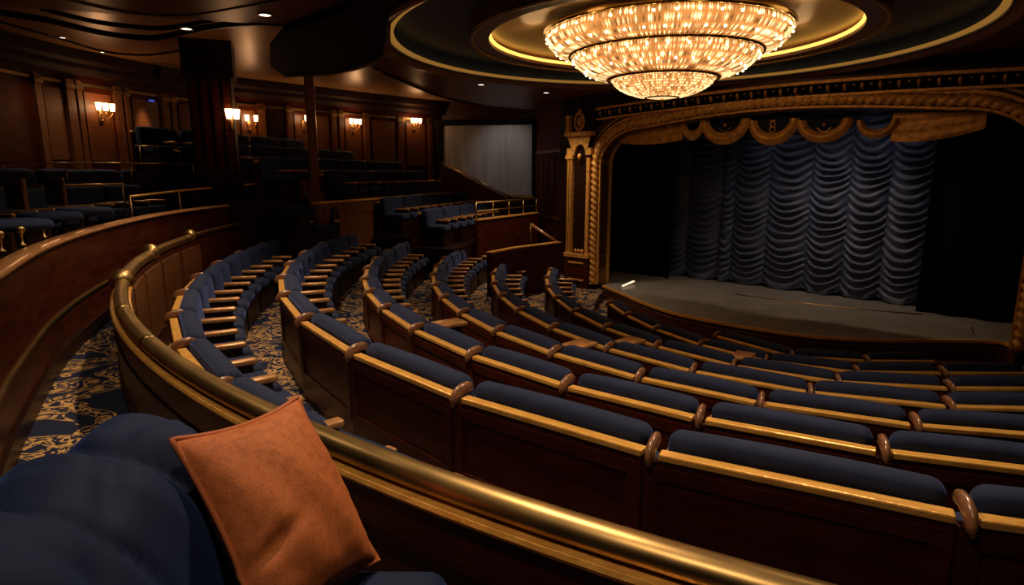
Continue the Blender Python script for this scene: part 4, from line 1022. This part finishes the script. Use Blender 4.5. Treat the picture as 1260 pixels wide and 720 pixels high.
# ================================================================ FOREGROUND SOFA AND PILLOW
so_ = empty('blue_sofa', (-0.75, 0.75, 0.34), label='dark navy velvet sofa with deep folded back in the lower left foreground', cat='sofa')
SO = Vector(so_.location)
NS, NPH = 170, 56; vs = []; fs = []
for i in range(NS+1):
    t = i/NS
    Y = -0.5 + 2.33*t
    endt = min(1.0, max(0.0, (1.83-Y)/0.34)); sc_ = math.sqrt(max(0.0, 1-(1-endt)**2))
    for k in range(NPH+1):
        ph = math.pi*k/NPH        # 0 inner (right) .. pi outer (left)
        cx_ = -1.04 - 0.10*(Y-1.0)*(1 if Y < 1.0 else 0.4)
        hw_ = 0.205*(0.25+0.75*sc_)
        c, s = math.cos(ph), math.sin(ph)
        x = cx_ + hw_*(abs(c)**0.8)*(1 if c > 0 else -1)
        ztop = 1.23 - 0.10*(1-sc_) - 0.03*max(0, Y-1.2)
        z = 0.55 + (ztop-0.55)*(s**0.45 if s > 0 else 0)
        qy = (Y + 0.05*math.sin(ph*1.3) - 0.10*(1-s)*(1 if c > 0 else 0))/0.30
        fr_ = qy - math.floor(qy); fold = 0.075*(math.sin(math.pi*fr_)**0.55) - 0.05 + 0.012*math.sin(Y*31 + ph*3.1) - 0.014*math.exp(-((fr_-0.45-0.2*math.sin(ph*2))/0.05)**2)*math.sin(ph)
        fold += -0.03*math.exp(-((ph-1.0-0.5*math.sin(Y*5))/0.16)**2)*math.sin(math.pi*fr_)
        amp = s**0.5 if s > 0 else 0
        nx_, nz_ = c, s
        vs.append(Vector((x + fold*nx_*0.8*amp + 0.10*(1-s)*(1 if c > 0 else -0.2)*sc_, Y, z + fold*nz_*0.9*amp)) - SO)
for i in range(NS):
    for k in range(NPH): a = i*(NPH+1)+k; fs.append((a, a+1, a+NPH+2, a+NPH+1))
fs.append(tuple(NS*(NPH+1)+k for k in range(NPH+1)))
MB().add(vs, fs).build('back', M['velvet_sofa'], so_, True)
MB().box(-1.22-SO.x, -0.24-SO.x, -0.5-SO.y, 1.66-SO.y, 0.05, 0.18).build('base', M['mahogany_dark'], so_)
for x, y in ((-1.1,-0.4),(-0.30,-0.4),(-1.1,1.55),(-0.30,1.55)): MB().box(x-0.03-SO.x, x+0.03-SO.x, y-0.03-SO.y, y+0.03-SO.y, 0.0, 0.06).build('foot', M['mahogany_dark'], so_)
for y0, y1 in ((-0.48, 0.60), (0.62, 1.74)):
    MB().rbox(-0.60-SO.x, (y0+y1)/2-SO.y, 0.255, 0.80, y1-y0, 0.17, 0.06, 3, (4, 4, 1), lambda q: (q.x, q.y, q.z+0.02*math.cos(q.x*3)*math.cos(q.y*2.5)*(1 if q.z > 0 else 0))).build('seat_cushion', M['velvet_sofa'], so_, True)

# pillow spanned by its four corners
TR = at_y(366, 489, 1.90); TL = at_y(211, 541, 1.47); BR = at_y(466, 690, 1.72)
BL = TL + (BR-TR)*1.0
ux, uy = (TR-TL), (TL-BL); nrm = ux.cross(uy).normalized()
if nrm.dot(Vector((0,0,EYE))-TL) < 0: nrm = -nrm
pw = empty('throw_pillow', (TL+TR+BL+BR)/4, label='rust orange square throw pillow leaning on the blue sofa', cat='pillow')
PO = Vector(pw.location); N = 36
def pil_pt(u, v, side):
    # u,v in -1..1; corners stay, edges pinch inward
    pin = 0.10
    uu = u*(1-pin*(1-v*v)*abs(u)**3); vv = v*(1-pin*(1-u*u)*abs(v)**3)
    h = 0.115*((max(0,1-u*u))**0.55)*((max(0,1-v*v))**0.55)
    wr = 0.006*math.sin(u*9+v*5)*(1-u*u)*(1-v*v)
    edge_ = math.exp(-((1-abs(u))*7)) + math.exp(-((1-abs(v))*7))
    pk = 0.006*edge_*(math.sin(v*26)+math.sin(u*23))*(1-u**4)*(1-v**4)
    cr_ = 0.022*math.exp(-((v+0.25-0.25*(u+0.6))/0.07)**2)*math.exp(-((u+0.65)/0.35)**2)
    return (TL+BL+TR+BR)/4 - PO + ux*0.5*uu + uy*0.5*vv + nrm*side*(h + wr*side + pk - (cr_ if side > 0 else 0))
for side in (1, -1):
    vs = []; fs = []
    for i in range(N+1):
        for k in range(N+1): vs.append(pil_pt(-1+2*i/N, -1+2*k/N, side))
    for i in range(N):
        for k in range(N): a = i*(N+1)+k; fs.append((a, a+1, a+N+2, a+N+1))
    MB().add(vs, fs).build('pillow_face' if side > 0 else 'pillow_reverse', M['pillow'], pw, True)
loop = [pil_pt(-1+2*i/24, -1, 1) for i in range(24)] + [pil_pt(1, -1+2*i/24, 1) for i in range(24)] + [pil_pt(1-2*i/24, 1, 1) for i in range(24)] + [pil_pt(-1, 1-2*i/24, 1) for i in range(25)]
MB().tube(loop, 0.0085, 8).build('piping', M['piping'], pw, True)
